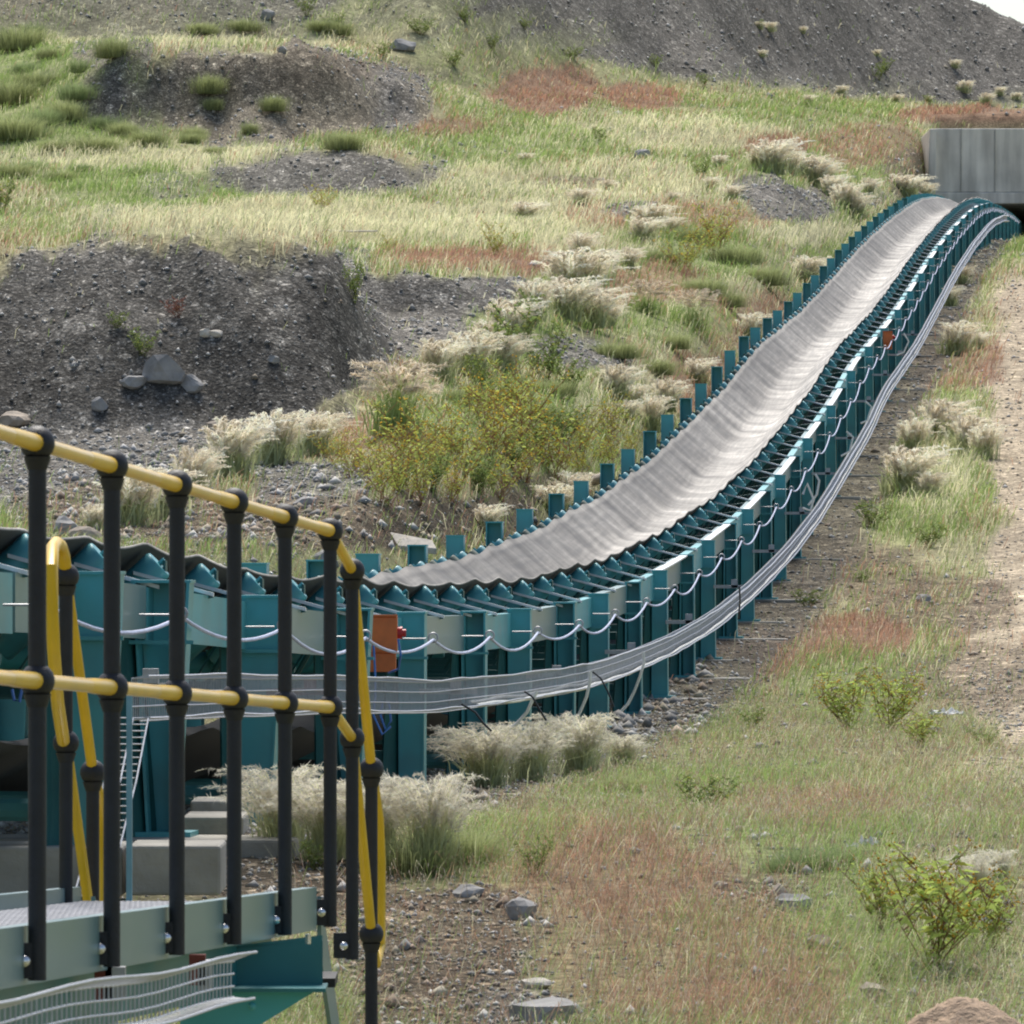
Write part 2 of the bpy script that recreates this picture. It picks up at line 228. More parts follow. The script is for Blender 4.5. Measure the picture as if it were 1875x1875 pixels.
def beltmat():
    m = bpy.data.materials.new('worn_shaded_belt'); m.use_nodes = True; nt = m.node_tree; b = nt.nodes['Principled BSDF']
    a = nt.nodes.new('ShaderNodeAttribute'); a.attribute_name = 'st'      # belt coordinates: across, along
    def nz(st, lo, hi, det=5):
        mp = nt.nodes.new('ShaderNodeMapping'); mp.inputs['Scale'].default_value = st; nt.links.new(a.outputs['Vector'], mp.inputs[0])
        n = nt.nodes.new('ShaderNodeTexNoise'); n.inputs['Scale'].default_value = 1; n.inputs['Detail'].default_value = det; nt.links.new(mp.outputs[0], n.inputs[0])
        mr = nt.nodes.new('ShaderNodeMapRange'); mr.inputs[1].default_value = .32; mr.inputs[2].default_value = .68; mr.inputs[3].default_value = lo; mr.inputs[4].default_value = hi; nt.links.new(n.outputs[0], mr.inputs[0]); return mr.outputs[0]
    s1 = nz((.6, 1.5, 1), .52, 1.28); s2 = nz((26, .8, 1), .74, 1.2); s3 = nz((2.5, 14, 1), .85, 1.12)
    def mul(p, q):
        x = nt.nodes.new('ShaderNodeMath'); x.operation = 'MULTIPLY'; nt.links.new(p, x.inputs[0]); nt.links.new(q, x.inputs[1]); return x.outputs[0]
    s4 = nz((45, 30, 1), .86, 1.14); s5 = nz((5, 3, 1), .84, 1.14); f = mul(mul(mul(mul(s1, s2), s3), s4), s5); v = nt.nodes.new('ShaderNodeVectorMath'); v.operation = 'SCALE'
    at = nt.nodes.new('ShaderNodeAttribute'); at.attribute_name = 'col'; nt.links.new(at.outputs[0], v.inputs[0]); nt.links.new(f, v.inputs['Scale']); nt.links.new(v.outputs[0], b.inputs['Base Color'])
    mr = nt.nodes.new('ShaderNodeMapRange'); mr.inputs[3].default_value = .45; mr.inputs[4].default_value = .75; nt.links.new(s2, mr.inputs[0]); nt.links.new(mr.outputs[0], b.inputs['Roughness'])
    bp = nt.nodes.new('ShaderNodeBump'); bp.inputs['Strength'].default_value = .25; bp.inputs['Distance'].default_value = .02; nt.links.new(s1, bp.inputs['Height']); nt.links.new(bp.outputs[0], b.inputs['Normal'])
    return m
BELT = beltmat()
LEAF = mat_attr('foliage', .75, .42); GRAVELM = mat_attr('gravel_chips', .85, 0, spec=.3); LAND = mat_attr('land', .95, 0, noise=((1.1, .8, 1.18), (4, .72, 1.25), (19, .6, 1.4)), bump=.7, spec=.1)
def fleck():
    nt = LAND.node_tree; b = nt.nodes['Principled BSDF']; src = b.inputs['Base Color'].links[0].from_socket
    at = nt.nodes.new('ShaderNodeAttribute'); at.attribute_name = 'col'; geo = nt.nodes.new('ShaderNodeNewGeometry'); cur = src
    for sc, thr, br in ((34, .90, 1.9), (13, .93, 1.8), (5, .955, 1.6), (60, .88, 1.7)):
        mp = nt.nodes.new('ShaderNodeMapping'); mp.inputs['Scale'].default_value = (1, .7, 1.3); nt.links.new(geo.outputs['Position'], mp.inputs[0])
        v = nt.nodes.new('ShaderNodeTexVoronoi'); v.inputs['Scale'].default_value = sc; nt.links.new(mp.outputs[0], v.inputs['Vector'])
        sp = nt.nodes.new('ShaderNodeSeparateColor'); nt.links.new(v.outputs['Color'], sp.inputs[0])
        r = nt.nodes.new('ShaderNodeValToRGB'); nt.links.new(sp.outputs[0], r.inputs[0]); e = r.color_ramp.elements
        e[0].position = 0; e[0].color = (.66,.66,.66,1); e[1].position = thr; e[1].color = (1.02,1.02,1.02,1); k = r.color_ramp.elements.new(min(thr+.02, .99)); k.color = (br, br, br, 1)
        m = nt.nodes.new('ShaderNodeMix'); m.data_type = 'RGBA'; m.blend_type = 'MULTIPLY'; m.clamp_result = False; nt.links.new(at.outputs['Alpha'], m.inputs[0]); nt.links.new(cur, m.inputs[6]); nt.links.new(r.outputs[0], m.inputs[7]); cur = m.outputs[2]
    nt.links.new(cur, b.inputs['Base Color'])
fleck()
# ------------------------------------------------------------------ mesh building
def link_mesh(name, me, m, parent=None, loc=None):
    me.materials.append(m) if m and not me.materials else None
    o = bpy.data.objects.new(name, me); COL.objects.link(o)
    if parent: o.parent = parent
    if loc is not None: o.location = loc
    return o
def np_mesh(name, V, Fc, cols=None, smooth=False):
    """Fc: list of (n,k) index arrays"""
    me = bpy.data.meshes.new(name); V = np.asarray(V, np.float32); me.vertices.add(len(V)); me.vertices.foreach_set('co', V.ravel())
    Fc = [f for f in Fc if len(f)]; loops = np.concatenate([f.ravel() for f in Fc]).astype(np.int32); cnt = np.concatenate([np.full(len(f), f.shape[1], np.int32) for f in Fc])
    me.loops.add(len(loops)); me.loops.foreach_set('vertex_index', loops); me.polygons.add(len(cnt)); me.polygons.foreach_set('loop_start', np.concatenate([[0], np.cumsum(cnt)[:-1]]).astype(np.int32))
    if smooth: me.polygons.foreach_set('use_smooth', np.ones(len(cnt), bool))
    me.update(calc_edges=True); me.validate()
    if cols is not None:
        a = me.attributes.new('col', 'FLOAT_COLOR', 'POINT'); c = np.ones((len(V), 4), np.float32); c[:, :cols.shape[1]] = np.clip(cols, 0, 1); a.data.foreach_set('color', c.ravel())
    return me
class MB:
    def __init__(s): s.v = []; s.f = []
    def box(s, c, sz, rz=0, M=None):
        c = np.array(c, float); h = np.array(sz)/2; n = len(s.v); ca, sa = math.cos(rz), math.sin(rz)
        for dx, dy, dz in ((-1,-1,-1),(1,-1,-1),(1,1,-1),(-1,1,-1),(-1,-1,1),(1,-1,1),(1,1,1),(-1,1,1)):
            p = np.array([dx*h[0], dy*h[1], dz*h[2]]); p = np.array([p[0]*ca-p[1]*sa, p[0]*sa+p[1]*ca, p[2]]); s.v.append(c+p)
        s.f += [(n,n+3,n+2,n+1),(n+4,n+5,n+6,n+7),(n,n+1,n+5,n+4),(n+1,n+2,n+6,n+5),(n+2,n+3,n+7,n+6),(n+3,n,n+4,n+7)]; return s
    def hexa(s, pts):
        n = len(s.v); s.v += [np.array(p, float) for p in pts]; s.f += [(n,n+3,n+2,n+1),(n+4,n+5,n+6,n+7),(n,n+1,n+5,n+4),(n+1,n+2,n+6,n+5),(n+2,n+3,n+7,n+6),(n+3,n,n+4,n+7)]; return s
    def tube(s, path, r, k=10, cap=True):
        path = [np.array(p, float) for p in path]; n = len(s.v); m = len(path)
        rr = r if hasattr(r, '__len__') else [r]*m; up0 = None
        for i, p in enumerate(path):
            t = path[min(i+1, m-1)]-path[max(i-1, 0)]; t /= np.linalg.norm(t)+1e-9
            a = up0 if up0 is not None else (np.array([0,0,1.]) if abs(t[2]) < .9 else np.array([1.,0,0]))
            x = np.cross(t, a); x /= np.linalg.norm(x)+1e-9; z = np.cross(x, t); up0 = z
            for j in range(k):
                q = 2*math.pi*j/k; s.v.append(p+rr[i]*(math.cos(q)*x+math.sin(q)*z))
        for i in range(m-1):
            for j in range(k): s.f.append((n+i*k+j, n+i*k+(j+1)%k, n+(i+1)*k+(j+1)%k, n+(i+1)*k+j))
        if cap: s.f += [tuple(n+j for j in range(k))[::-1], tuple(n+(m-1)*k+j for j in range(k))]
        return s
    def ball(s, c, r, k=14, sc=(1,1,1)):
        c = np.array(c, float); n = len(s.v); R = k//2
        for i in range(R+1):
            th = math.pi*i/R
            for j in range(k):
                ph = 2*math.pi*j/k; s.v.append(c+r*np.array([math.sin(th)*math.cos(ph)*sc[0], math.sin(th)*math.sin(ph)*sc[1], math.cos(th)*sc[2]]))
        for i in range(R):
            for j in range(k): s.f.append((n+i*k+j, n+(i+1)*k+j, n+(i+1)*k+(j+1)%k, n+i*k+(j+1)%k))
        return s
    def mesh(s, name, m, smooth=False, bevel=0):
        me = bpy.data.meshes.new(name); me.from_pydata([tuple(map(float, v)) for v in s.v], [], s.f); me.validate(); me.materials.append(m)
        if smooth: me.polygons.foreach_set('use_smooth', np.ones(len(me.polygons), bool))
        me.update(); return me
    def build(s, name, m, parent=None, smooth=False, bevel=0, loc=None):
        me = s.mesh(name, m, smooth); o = link_mesh(name, me, m, parent, loc)
        if smooth: me.set_sharp_from_angle(angle=math.radians(40)) if hasattr(me, 'set_sharp_from_angle') else None
        if bevel:
            b = o.modifiers.new('bevel', 'BEVEL'); b.width = bevel; b.segments = 2; b.limit_method = 'ANGLE'
        return o
def tag(o, label, cat, group=None, kind=None):
    if label: o['label'] = label
    if cat: o['category'] = cat
    if group: o['group'] = group
    if kind: o['kind'] = kind
    return o
def empty(name, loc=(0,0,0)):
    o = bpy.data.objects.new(name, None); o.empty_display_size = .2; COL.objects.link(o); o.location = loc; return o
ORD = ['','first','second','third','fourth','fifth','sixth','seventh','eighth','ninth','tenth','eleventh','twelfth','thirteenth','fourteenth','fifteenth','sixteenth','seventeenth','eighteenth','nineteenth','twentieth']
TENS = {20:'twenty',30:'thirty',40:'forty',50:'fifty',60:'sixty',70:'seventy'}; TENO = {20:'twentieth',30:'thirtieth',40:'fortieth',50:'fiftieth',60:'sixtieth',70:'seventieth'}
def ordn(i):
    if i <= 20: return ORD[i]
    t = i//10*10; return TENO[t] if i % 10 == 0 else TENS[t]+'-'+ORD[i % 10]

# ================================================================== LAND
ys = np.concatenate([np.exp(np.linspace(math.log(3), math.log(20), 40))[:-1], np.exp(np.linspace(math.log(20), math.log(330), 1350))[:-1], np.exp(np.linspace(math.log(330), math.log(640), 60))])
# extra rows on the steep steps
xs_in = np.arange(-960, 961, 4.5); out = 960*np.exp(np.linspace(0, math.log(14), 34))[1:]; vs = np.concatenate([-out[::-1], xs_in, out])
DD, VV = np.meshgrid(ys, vs, indexing='ij'); XX = VV*(DD+14)/F
def landcol(W, X, D, u, y):
    C = np.array([[.245,.226,.195],[.215,.165,.11],[.50,.41,.29],[.25,.15,.10],[.44,.41,.24],[.26,.29,.12]])
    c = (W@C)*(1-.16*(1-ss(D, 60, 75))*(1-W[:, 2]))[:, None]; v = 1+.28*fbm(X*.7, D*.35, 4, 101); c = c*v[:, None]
    sl_ = np.hypot(base_z(X*(D+.5)/D, D+.5)-base_z(X*(D-.5)/D, D-.5), base_z(X+.4, D)/.8-base_z(X-.4, D)/.8); c = c*(1-.42*ss(sl_, .38, .85)*(W[:, 0]+W[:, 1])*ss(D, 50, 60)*(1-.75*ss(D, 150, 170)))[:, None]  # steep gravel faces darkened: shade on the mound flanks put into the colour
    # brown dust streaks on the cut face
    m = W[:, 0]*ss(D, 172, 180)*(1-ss(D, 196, 204)); st = ss(fbm(X*.9, D*.05, 3, 33), -.15, .35)
    c = c*(1-m*st*.6)[:, None]+np.array([.36,.30,.20])*(m*st*.6)[:, None]
    m = W[:, 0]*ss(D, 66, 72)*(1-ss(D, 88, 90))*ss(fbm(X*.3, D*.15, 3, 37), -.1, .2)*.6; c = c*(1-m)[:, None]+np.array([.105,.095,.082])*m[:, None]
    return c
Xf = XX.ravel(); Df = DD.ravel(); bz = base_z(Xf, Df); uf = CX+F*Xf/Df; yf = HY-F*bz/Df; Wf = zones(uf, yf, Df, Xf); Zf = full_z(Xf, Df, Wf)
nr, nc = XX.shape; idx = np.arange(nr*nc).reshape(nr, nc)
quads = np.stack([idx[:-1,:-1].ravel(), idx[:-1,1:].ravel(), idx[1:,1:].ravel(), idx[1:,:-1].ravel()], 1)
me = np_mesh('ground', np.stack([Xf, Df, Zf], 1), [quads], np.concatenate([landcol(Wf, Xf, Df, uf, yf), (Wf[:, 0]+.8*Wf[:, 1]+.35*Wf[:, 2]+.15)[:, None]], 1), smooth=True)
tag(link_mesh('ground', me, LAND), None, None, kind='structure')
def ring_ground():      # the plain around and behind the camera, out to the horizon
    n = 96; V = []; C = []; fs = []
    rad = [0, 60, 400, 1500, 6000]
    V.append((0, 0, -2.6)); C.append((.2,.17,.12))
    for r in rad[1:]:
        for k in range(n):
            a = 2*math.pi*k/n; V.append((r*math.cos(a), r*math.sin(a), -2.6-(.4 if r > 60 else 0))); C.append((.2,.18,.11))
    tri = np.array([(0, 1+k, 1+(k+1) % n) for k in range(n)]); q = []
    for j in range(len(rad)-2):
        for k in range(n): q.append((1+j*n+k, 1+(j+1)*n+k, 1+(j+1)*n+(k+1) % n, 1+j*n+(k+1) % n))
    o = link_mesh('plain', np_mesh('plain', V, [tri, np.array(q)], np.array(C)), LAND); tag(o, None, None, kind='structure')
ring_ground()
# ------------------------------------------------------------------ scattered points on the visible land (and a margin)
def scatter(n, Dmin, Dmax, umin=-350, umax=2200, bias=1.0):
    t = rng.random(n)**bias; D = Dmin*(Dmax/Dmin)**t; u = umin+(umax-umin)*rng.random(n); X = (u-CX)*D/F
    z = base_z(X, D); y = HY-F*z/D; return X, D, z, u, y
def surf(X, D, W): return full_z(X, D, W)
def chips(name, n, Dmin, Dmax, keep, size, colf, label, cat, bias=1.0, umin=-350, umax=2200):
    X, D, z, u, y = scatter(n, Dmin, Dmax, umin, umax, bias); W = zones(u, y, D, X); k = rng.random(n) < keep(W, u, y, D); X, D, u, y, W = X[k], D[k], u[k], y[k], W[k]; Z = surf(X, D, W); n = len(X)
    s = size(n, D, W)
    base = np.array([[1,0,0],[0,1,0],[-1,0,0],[0,-1,0],[.1,.1,.75],[0,0,-.5]], float)
    V = base[None]*s[:, None, None]*(1+.55*(rng.random((n, 6, 3))-.5)*1.0); V[:, :4, 2] += (rng.random((n, 4))-.5)*.5*s[:, None]
    a = rng.random(n)*6.28; ca, sa = np.cos(a), np.sin(a); x = V[:, :, 0]*ca[:, None]-V[:, :, 1]*sa[:, None]; yv = V[:, :, 0]*sa[:, None]+V[:, :, 1]*ca[:, None]; st = .6+.6*rng.random(n)
    V = np.stack([x*st[:, None]+X[:, None], yv+D[:, None], V[:, :, 2]+Z[:, None]+.1*s[:, None]], 2).reshape(-1, 3)
    f = np.array([[0,1,4],[1,2,4],[2,3,4],[3,0,4],[1,0,5],[2,1,5],[3,2,5],[0,3,5]]); Fs = (f[None]+6*np.arange(n)[:, None, None]).reshape(-1, 3)
    c = colf(n, W, X, D); c = np.repeat(c, 6, 0)
    o = link_mesh(name, np_mesh(name, V, [Fs], c), GRAVELM); return tag(o, label, cat, kind='stuff')
def ccol(n, W, X, D):
    g = .20+.38*rng.random(n)**1.8; c = np.stack([g, g*.965, g*.90], 1)
    br = rng.random(n) < (W[:, 1]+W[:, 2]*.8)*.65+.06; q1 = rng.random(n)**1.5; q3 = .9+.2*rng.random(n); t = np.stack([.20+.30*q1, (.165+.255*q1)*q3, (.12+.20*q1)*q3], 1); c[br] = t[br]
    p = rng.random(n) < .05; c[p] = np.array([.52,.50,.45]); return c
chips('gravel', 230000, 48, 330, lambda W,u,y,D: W[:,0]*.9+W[:,1]*.5+.03, lambda n,D,W: D*(.00012+.00040*rng.random(n)**5+.0005*(rng.random(n) < .006)), ccol, 'loose grey stone chips over the mounds and the waste rock slope', 'gravel')
chips('pebbles', 130000, 19, 60, lambda W,u,y,D: W[:,1]*1.0+W[:,2]*.5+W[:,0]*.9+.08, lambda n,D,W: .0035+.017*rng.random(n)**3+.03*(rng.random(n) < .012), ccol, 'tan and grey pebbles strewn across the near verge', 'pebbles')
chips('rubble', 26000, 48, 130, lambda W,u,y,D: (W[:,1]*.9+W[:,0]*.55)*(D<78)+W[:,0]*.22, lambda n,D,W: .012+.075*rng.random(n)**4, ccol, 'broken grey and brown rubble behind the conveyor', 'rubble', umax=1300)
chips('road_stones', 14000, 48, 200, lambda W,u,y,D: W[:,2]*.8, lambda n,D,W: D*(.00014+.0003*rng.random(n)**3), ccol, 'small stones on the sandy track at the right', 'stones', umin=1500, umax=2200)
# ------------------------------------------------------------------ grass
def blades(P0, h, w, lean, az, col, tipc=None, curve=.5, seg=2):
    """bent blades: arrays"""
    n = len(P0); d = np.stack([np.cos(az), np.sin(az), np.zeros(n)], 1); s = np.stack([np.cos(az+1.57), np.sin(az+1.57), np.zeros(n)], 1)
    # turn the flat side roughly across the view for part of them
    s2 = np.stack([np.ones(n), .4*(rng.random(n)-.5), np.zeros(n)], 1); s = np.where((rng.random(n) < .7)[:, None], s2, s)
    V = np.zeros((n, 5, 3)); up = np.array([0, 0, 1.0])
    m = P0+up*(h*.55)[:, None]+d*(lean*h*.25)[:, None]; t = P0+up*(h*(1-.35*lean))[:, None]+d*(lean*h)[:, None]
    V[:, 0] = P0-s*(w/2)[:, None]; V[:, 1] = P0+s*(w/2)[:, None]; V[:, 2] = m+s*(w*.42)[:, None]; V[:, 3] = m-s*(w*.42)[:, None]; V[:, 4] = t
    b = 5*np.arange(n)[:, None]; q = b+np.array([[0,1,2,3]]); tr = b+np.array([[3,2,4]])
    tc = col if tipc is None else tipc
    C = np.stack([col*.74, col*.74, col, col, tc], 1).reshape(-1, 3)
    return V.reshape(-1, 3), q, tr, C
def join(parts):
    V = []; Q = []; T = []; C = []; o = 0
    for v, q, t, c in parts:
        V.append(v); Q.append(q+o); T.append(t+o); C.append(c); o += len(v)
    return np.concatenate(V), [np.concatenate(Q), np.concatenate(T)], np.concatenate(C)
GC = {3: np.array([.50,.29,.195]), 4: np.array([.80,.76,.50]), 5: np.array([.30,.41,.125])}
def gcol(W, X, D, n):
    pr = np.cumsum(np.stack([W[:,3]+W[:,1]*.32, W[:,4]+W[:,1]*.12+W[:,0]*.35, W[:,5]+W[:,1]*.42+W[:,0]*.5], 1), 1); pr /= pr[:, -1:]
    r = rng.random(n); k = (r[:, None] > pr).sum(1).clip(0, 2); base = np.stack([GC[3], GC[4], GC[5]])[k]
    c = base*(.72+.56*rng.random(n))[:, None]*(1+.30*fbm(X*.45, D*.25, 3, 55))[:, None]
    yb = rng.random(n) < .07; c[yb] = c[yb]*.4+np.array([.55,.5,.28])*.6; return c
def grass(name, n, Dmin, Dmax, dens, hf, wf, label, cat, bias=1.0):
    X, D, z, u, y = scatter(n, Dmin, Dmax, bias=bias); W = zones(u, y, D, X); lat = (VX-CX)*D/F-X
    clump = ss(fbm(X*.9, D*.6, 3, 66), -.5, .35)
    k = (rng.random(n) < dens(W, u, y, D)*(.25+.75*clump)) & ((lat < 3.4) | (lat > 6.0) | (rng.random(n) < .08)) & ~((D > 236) & (D < 262) & (lat < 7.2)) & ~((D < 21) & (lat > 1.6) & (lat < 3.4))
    X, D, u, y, W = X[k], D[k], u[k], y[k], W[k]; n = len(X); Z = surf(X, D, W)
    h = hf(n, D, W)*(.6+.8*np.clip(.5+fbm(X*.35, D*.2, 3, 12), 0, 1)); w = wf(n, D)
    # wind from the left
    az = np.where(rng.random(n) < .6, rng.normal(0, .7, n), rng.random(n)*6.28)
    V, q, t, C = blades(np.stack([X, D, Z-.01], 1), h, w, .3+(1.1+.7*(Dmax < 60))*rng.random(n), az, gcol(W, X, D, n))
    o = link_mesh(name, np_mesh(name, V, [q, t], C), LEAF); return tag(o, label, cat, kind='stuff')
den = lambda W,u,y,D: W[:,5]+W[:,4]+.85*W[:,3]+.10*W[:,1]+.02*W[:,0]+.01*W[:,2]
grass('meadow_grass', 640000, 55, 300, den, lambda n,D,W: (.06+.22*rng.random(n)+.30*np.clip(fbm(D*1.3, D*.9+n*0, 2, 4), 0, 1)*rng.random(n))*(1+.35*W[:,4])*np.interp(D, [55,120,250], [.85,1.1,1.3]), lambda n,D: D*.000062*(1+rng.random(n)), 'pale green and straw grass covering the slopes beyond the conveyor', 'grass', bias=.85)
grass('verge_grass', 330000, 20.5, 56, den, lambda n,D,W: .03+.15*rng.random(n)**2.0, lambda n,D: .0009+D*.000032*(.6+rng.random(n)), 'short reddish and green grass on the near verge', 'grass')
# fine seed heads floating over the short grass (pale specks of the photo)
def cover(name, n, Dmin, Dmax, label):
    X, D, z, u, y = scatter(n, Dmin, Dmax); W = zones(u, y, D, X); lat = (VX-CX)*D/F-X; pt = ss(fbm(X*1.3, D*.8, 3, 121), -.05, .25)
    k = (rng.random(n) < pt*(W[:,5]*1.2+.25*W[:,3]+.25*W[:,1])) & ((lat < 3.2) | (lat > 6.3)) & ~((D < 21) & (lat > 1.6)); X, D, u, y, W = X[k], D[k], u[k], y[k], W[k]; n = len(X); Z = surf(X, D, W)
    q = np.stack([X, D, Z+.10*rng.random(n)**1.5*ss(fbm(X*2, D*1.4, 2, 131), -.3, .5)], 1); a = rng.random(n)*6.28; d = np.stack([np.cos(a), np.sin(a), rng.normal(.3,.4,n)], 1); s_ = np.stack([-np.sin(a), np.cos(a), rng.normal(0,.4,n)], 1); ln = .008+D*.00014*(.5+rng.random(n)); w = ln*.42
    V = np.stack([q, q+d*(ln*.5)[:, None]+s_*w[:, None]*.5, q+d*ln[:, None], q+d*(ln*.5)[:, None]-s_*w[:, None]*.5], 1).reshape(-1, 3); Q = 4*np.arange(n)[:, None]+np.array([[0,1,2,3]])
    c = np.array([.30,.40,.10])*(.55+.8*rng.random(n))[:, None]; m = rng.random(n) < .2; c[m] = np.array([.50,.46,.12]); return tag(link_mesh(name, np_mesh(name, V, [Q], np.repeat(c, 4, 0)), LEAF), label, 'ground cover', kind='stuff')
cover('ground_cover', 170000, 20.5, 150, 'small green leaves creeping over the verge in patches')
def specks(name, n, Dmin, Dmax, label):
    X, D, z, u, y = scatter(n, Dmin, Dmax); W = zones(u, y, D, X); lat = (VX-CX)*D/F-X
    k = (rng.random(n) < (W[:,3]+.7*W[:,5]+.8*W[:,4]+.3*W[:,1])) & ((lat < 3.3) | (lat > 6.1)); X, D, u, y, W = X[k], D[k], u[k], y[k], W[k]; n = len(X); Z = surf(X, D, W)
    h = .03+.14*rng.random(n); c = np.where((rng.random(n) < .5)[:, None], np.array([.62,.54,.42]), np.array([.46,.30,.20]))*(.8+.4*rng.random(n))[:, None]
    v1 = blades(np.stack([X, D, Z], 1), h, .0016+D*.000035, .4+1.3*rng.random(n), rng.random(n)*6.28, c*.7)
    az = rng.random(n)*6.28; tip = v1[0].reshape(n, 5, 3)[:, 4]
    v2 = blades(tip-np.array([0,0,.008]), .007+.014*rng.random(n), .0018+D*.00005, .5*rng.random(n), az, c)
    V, FF, C = join([v1, v2]); return tag(link_mesh(name, np_mesh(name, V, FF, C), LEAF), label, 'grass', kind='stuff')
specks('seeding_grass', 70000, 20.5, 75, 'thin flowering grass stalks with tiny pale and red seed heads')

# ================================================================== PLANTS (countable)
def plume_proto(name, nst, R, H, hair, cg, cp, arch=1.0, plume=.38, seedn=1, wind=.35, wsc=1.0):
    """fountain / feather grass: arching stems, a hairy plume on the end of each"""
    r = np.random.default_rng(seedn); parts = []
    n = int(nst*(2 if plume < .8 else .5)); P0 = np.stack([r.normal(0, R*.22, n), r.normal(0, R*.22, n), np.zeros(n)], 1); az = r.random(n)*6.28
    c = np.array(cg)*(.7+.6*r.random(n))[:, None]; parts.append(blades(P0, H*(.35+.5*r.random(n)), .006*wsc*(.6+r.random(n)), .2+.8*r.random(n), az, c))
    for k in range(nst):
        a = r.random()*6.28; rad = R*(.25+.95*r.random()**.6); h = H*(.62+.42*r.random()); p0 = np.array([r.normal(0, R*.15), r.normal(0, R*.15), 0]); d = np.array([math.cos(a), math.sin(a), 0])
        pts = []
        for t in np.linspace(0, 1, 9): pts.append(p0+d*rad*(t**1.7)*arch+np.array([wind*R*t*t, 0, h*(1-(1-t)**1.7)-.22*h*arch*max(0, t-.7)*2]))
        pts = np.array(pts); col = np.array(cp)*(.75+.45*r.random())
        for i in range(8):                                      # stem as two-vertex ribbons
            w = .0025*(wsc if wsc < 3 else 1.6); sd = np.array([w, 0, 0]); v = np.array([pts[i]-sd, pts[i]+sd, pts[i+1]+sd, pts[i+1]-sd, pts[i+1]]); cc = np.array(cg)*(.8+.5*i/8)
            parts.append((v, np.array([[0,1,2,3]]), np.zeros((0,3), int), np.repeat(cc[None], 5, 0)))
        m = hair; t = 1-plume*r.random(m); q = np.array([np.interp(t, np.linspace(0,1,9), pts[:, j]) for j in range(3)]).T
        tg = np.array([np.interp(np.minimum(t+.08, 1), np.linspace(0,1,9), pts[:, j]) for j in range(3)]).T-q; tg += (pts[-1]-pts[-2])*.6; tg /= np.linalg.norm(tg, axis=1)[:, None]+1e-9
        dr = tg*.9+r.normal(0, .42, (m, 3)); dr /= np.linalg.norm(dr, axis=1)[:, None]; ln = (.035+.06*r.random(m))*(1.6-1.1*(t-1+plume)/plume)*H/.8
        w = .0022*wsc*(.7+.8*r.random(m)); sd = np.stack([np.ones(m), np.zeros(m), .4*r.normal(0,1,m)], 1)*w[:, None]
        V = np.stack([q-sd, q+sd, q+dr*ln[:, None]*.6+sd*.6, q+dr*ln[:, None]*.6-sd*.6, q+dr*ln[:, None]+np.array([0,0,-.004])], 1).reshape(-1, 3); b = 5*np.arange(m)[:, None]
        cc = col*(.85+.3*r.random(m))[:, None]; parts.append((V, b+np.array([[0,1,2,3]]), b+np.array([[3,2,4]]), np.repeat(cc, 5, 0)))
    V, FF, C = join(parts); me = np_mesh(name, V, FF, C); me.materials.append(LEAF); return me
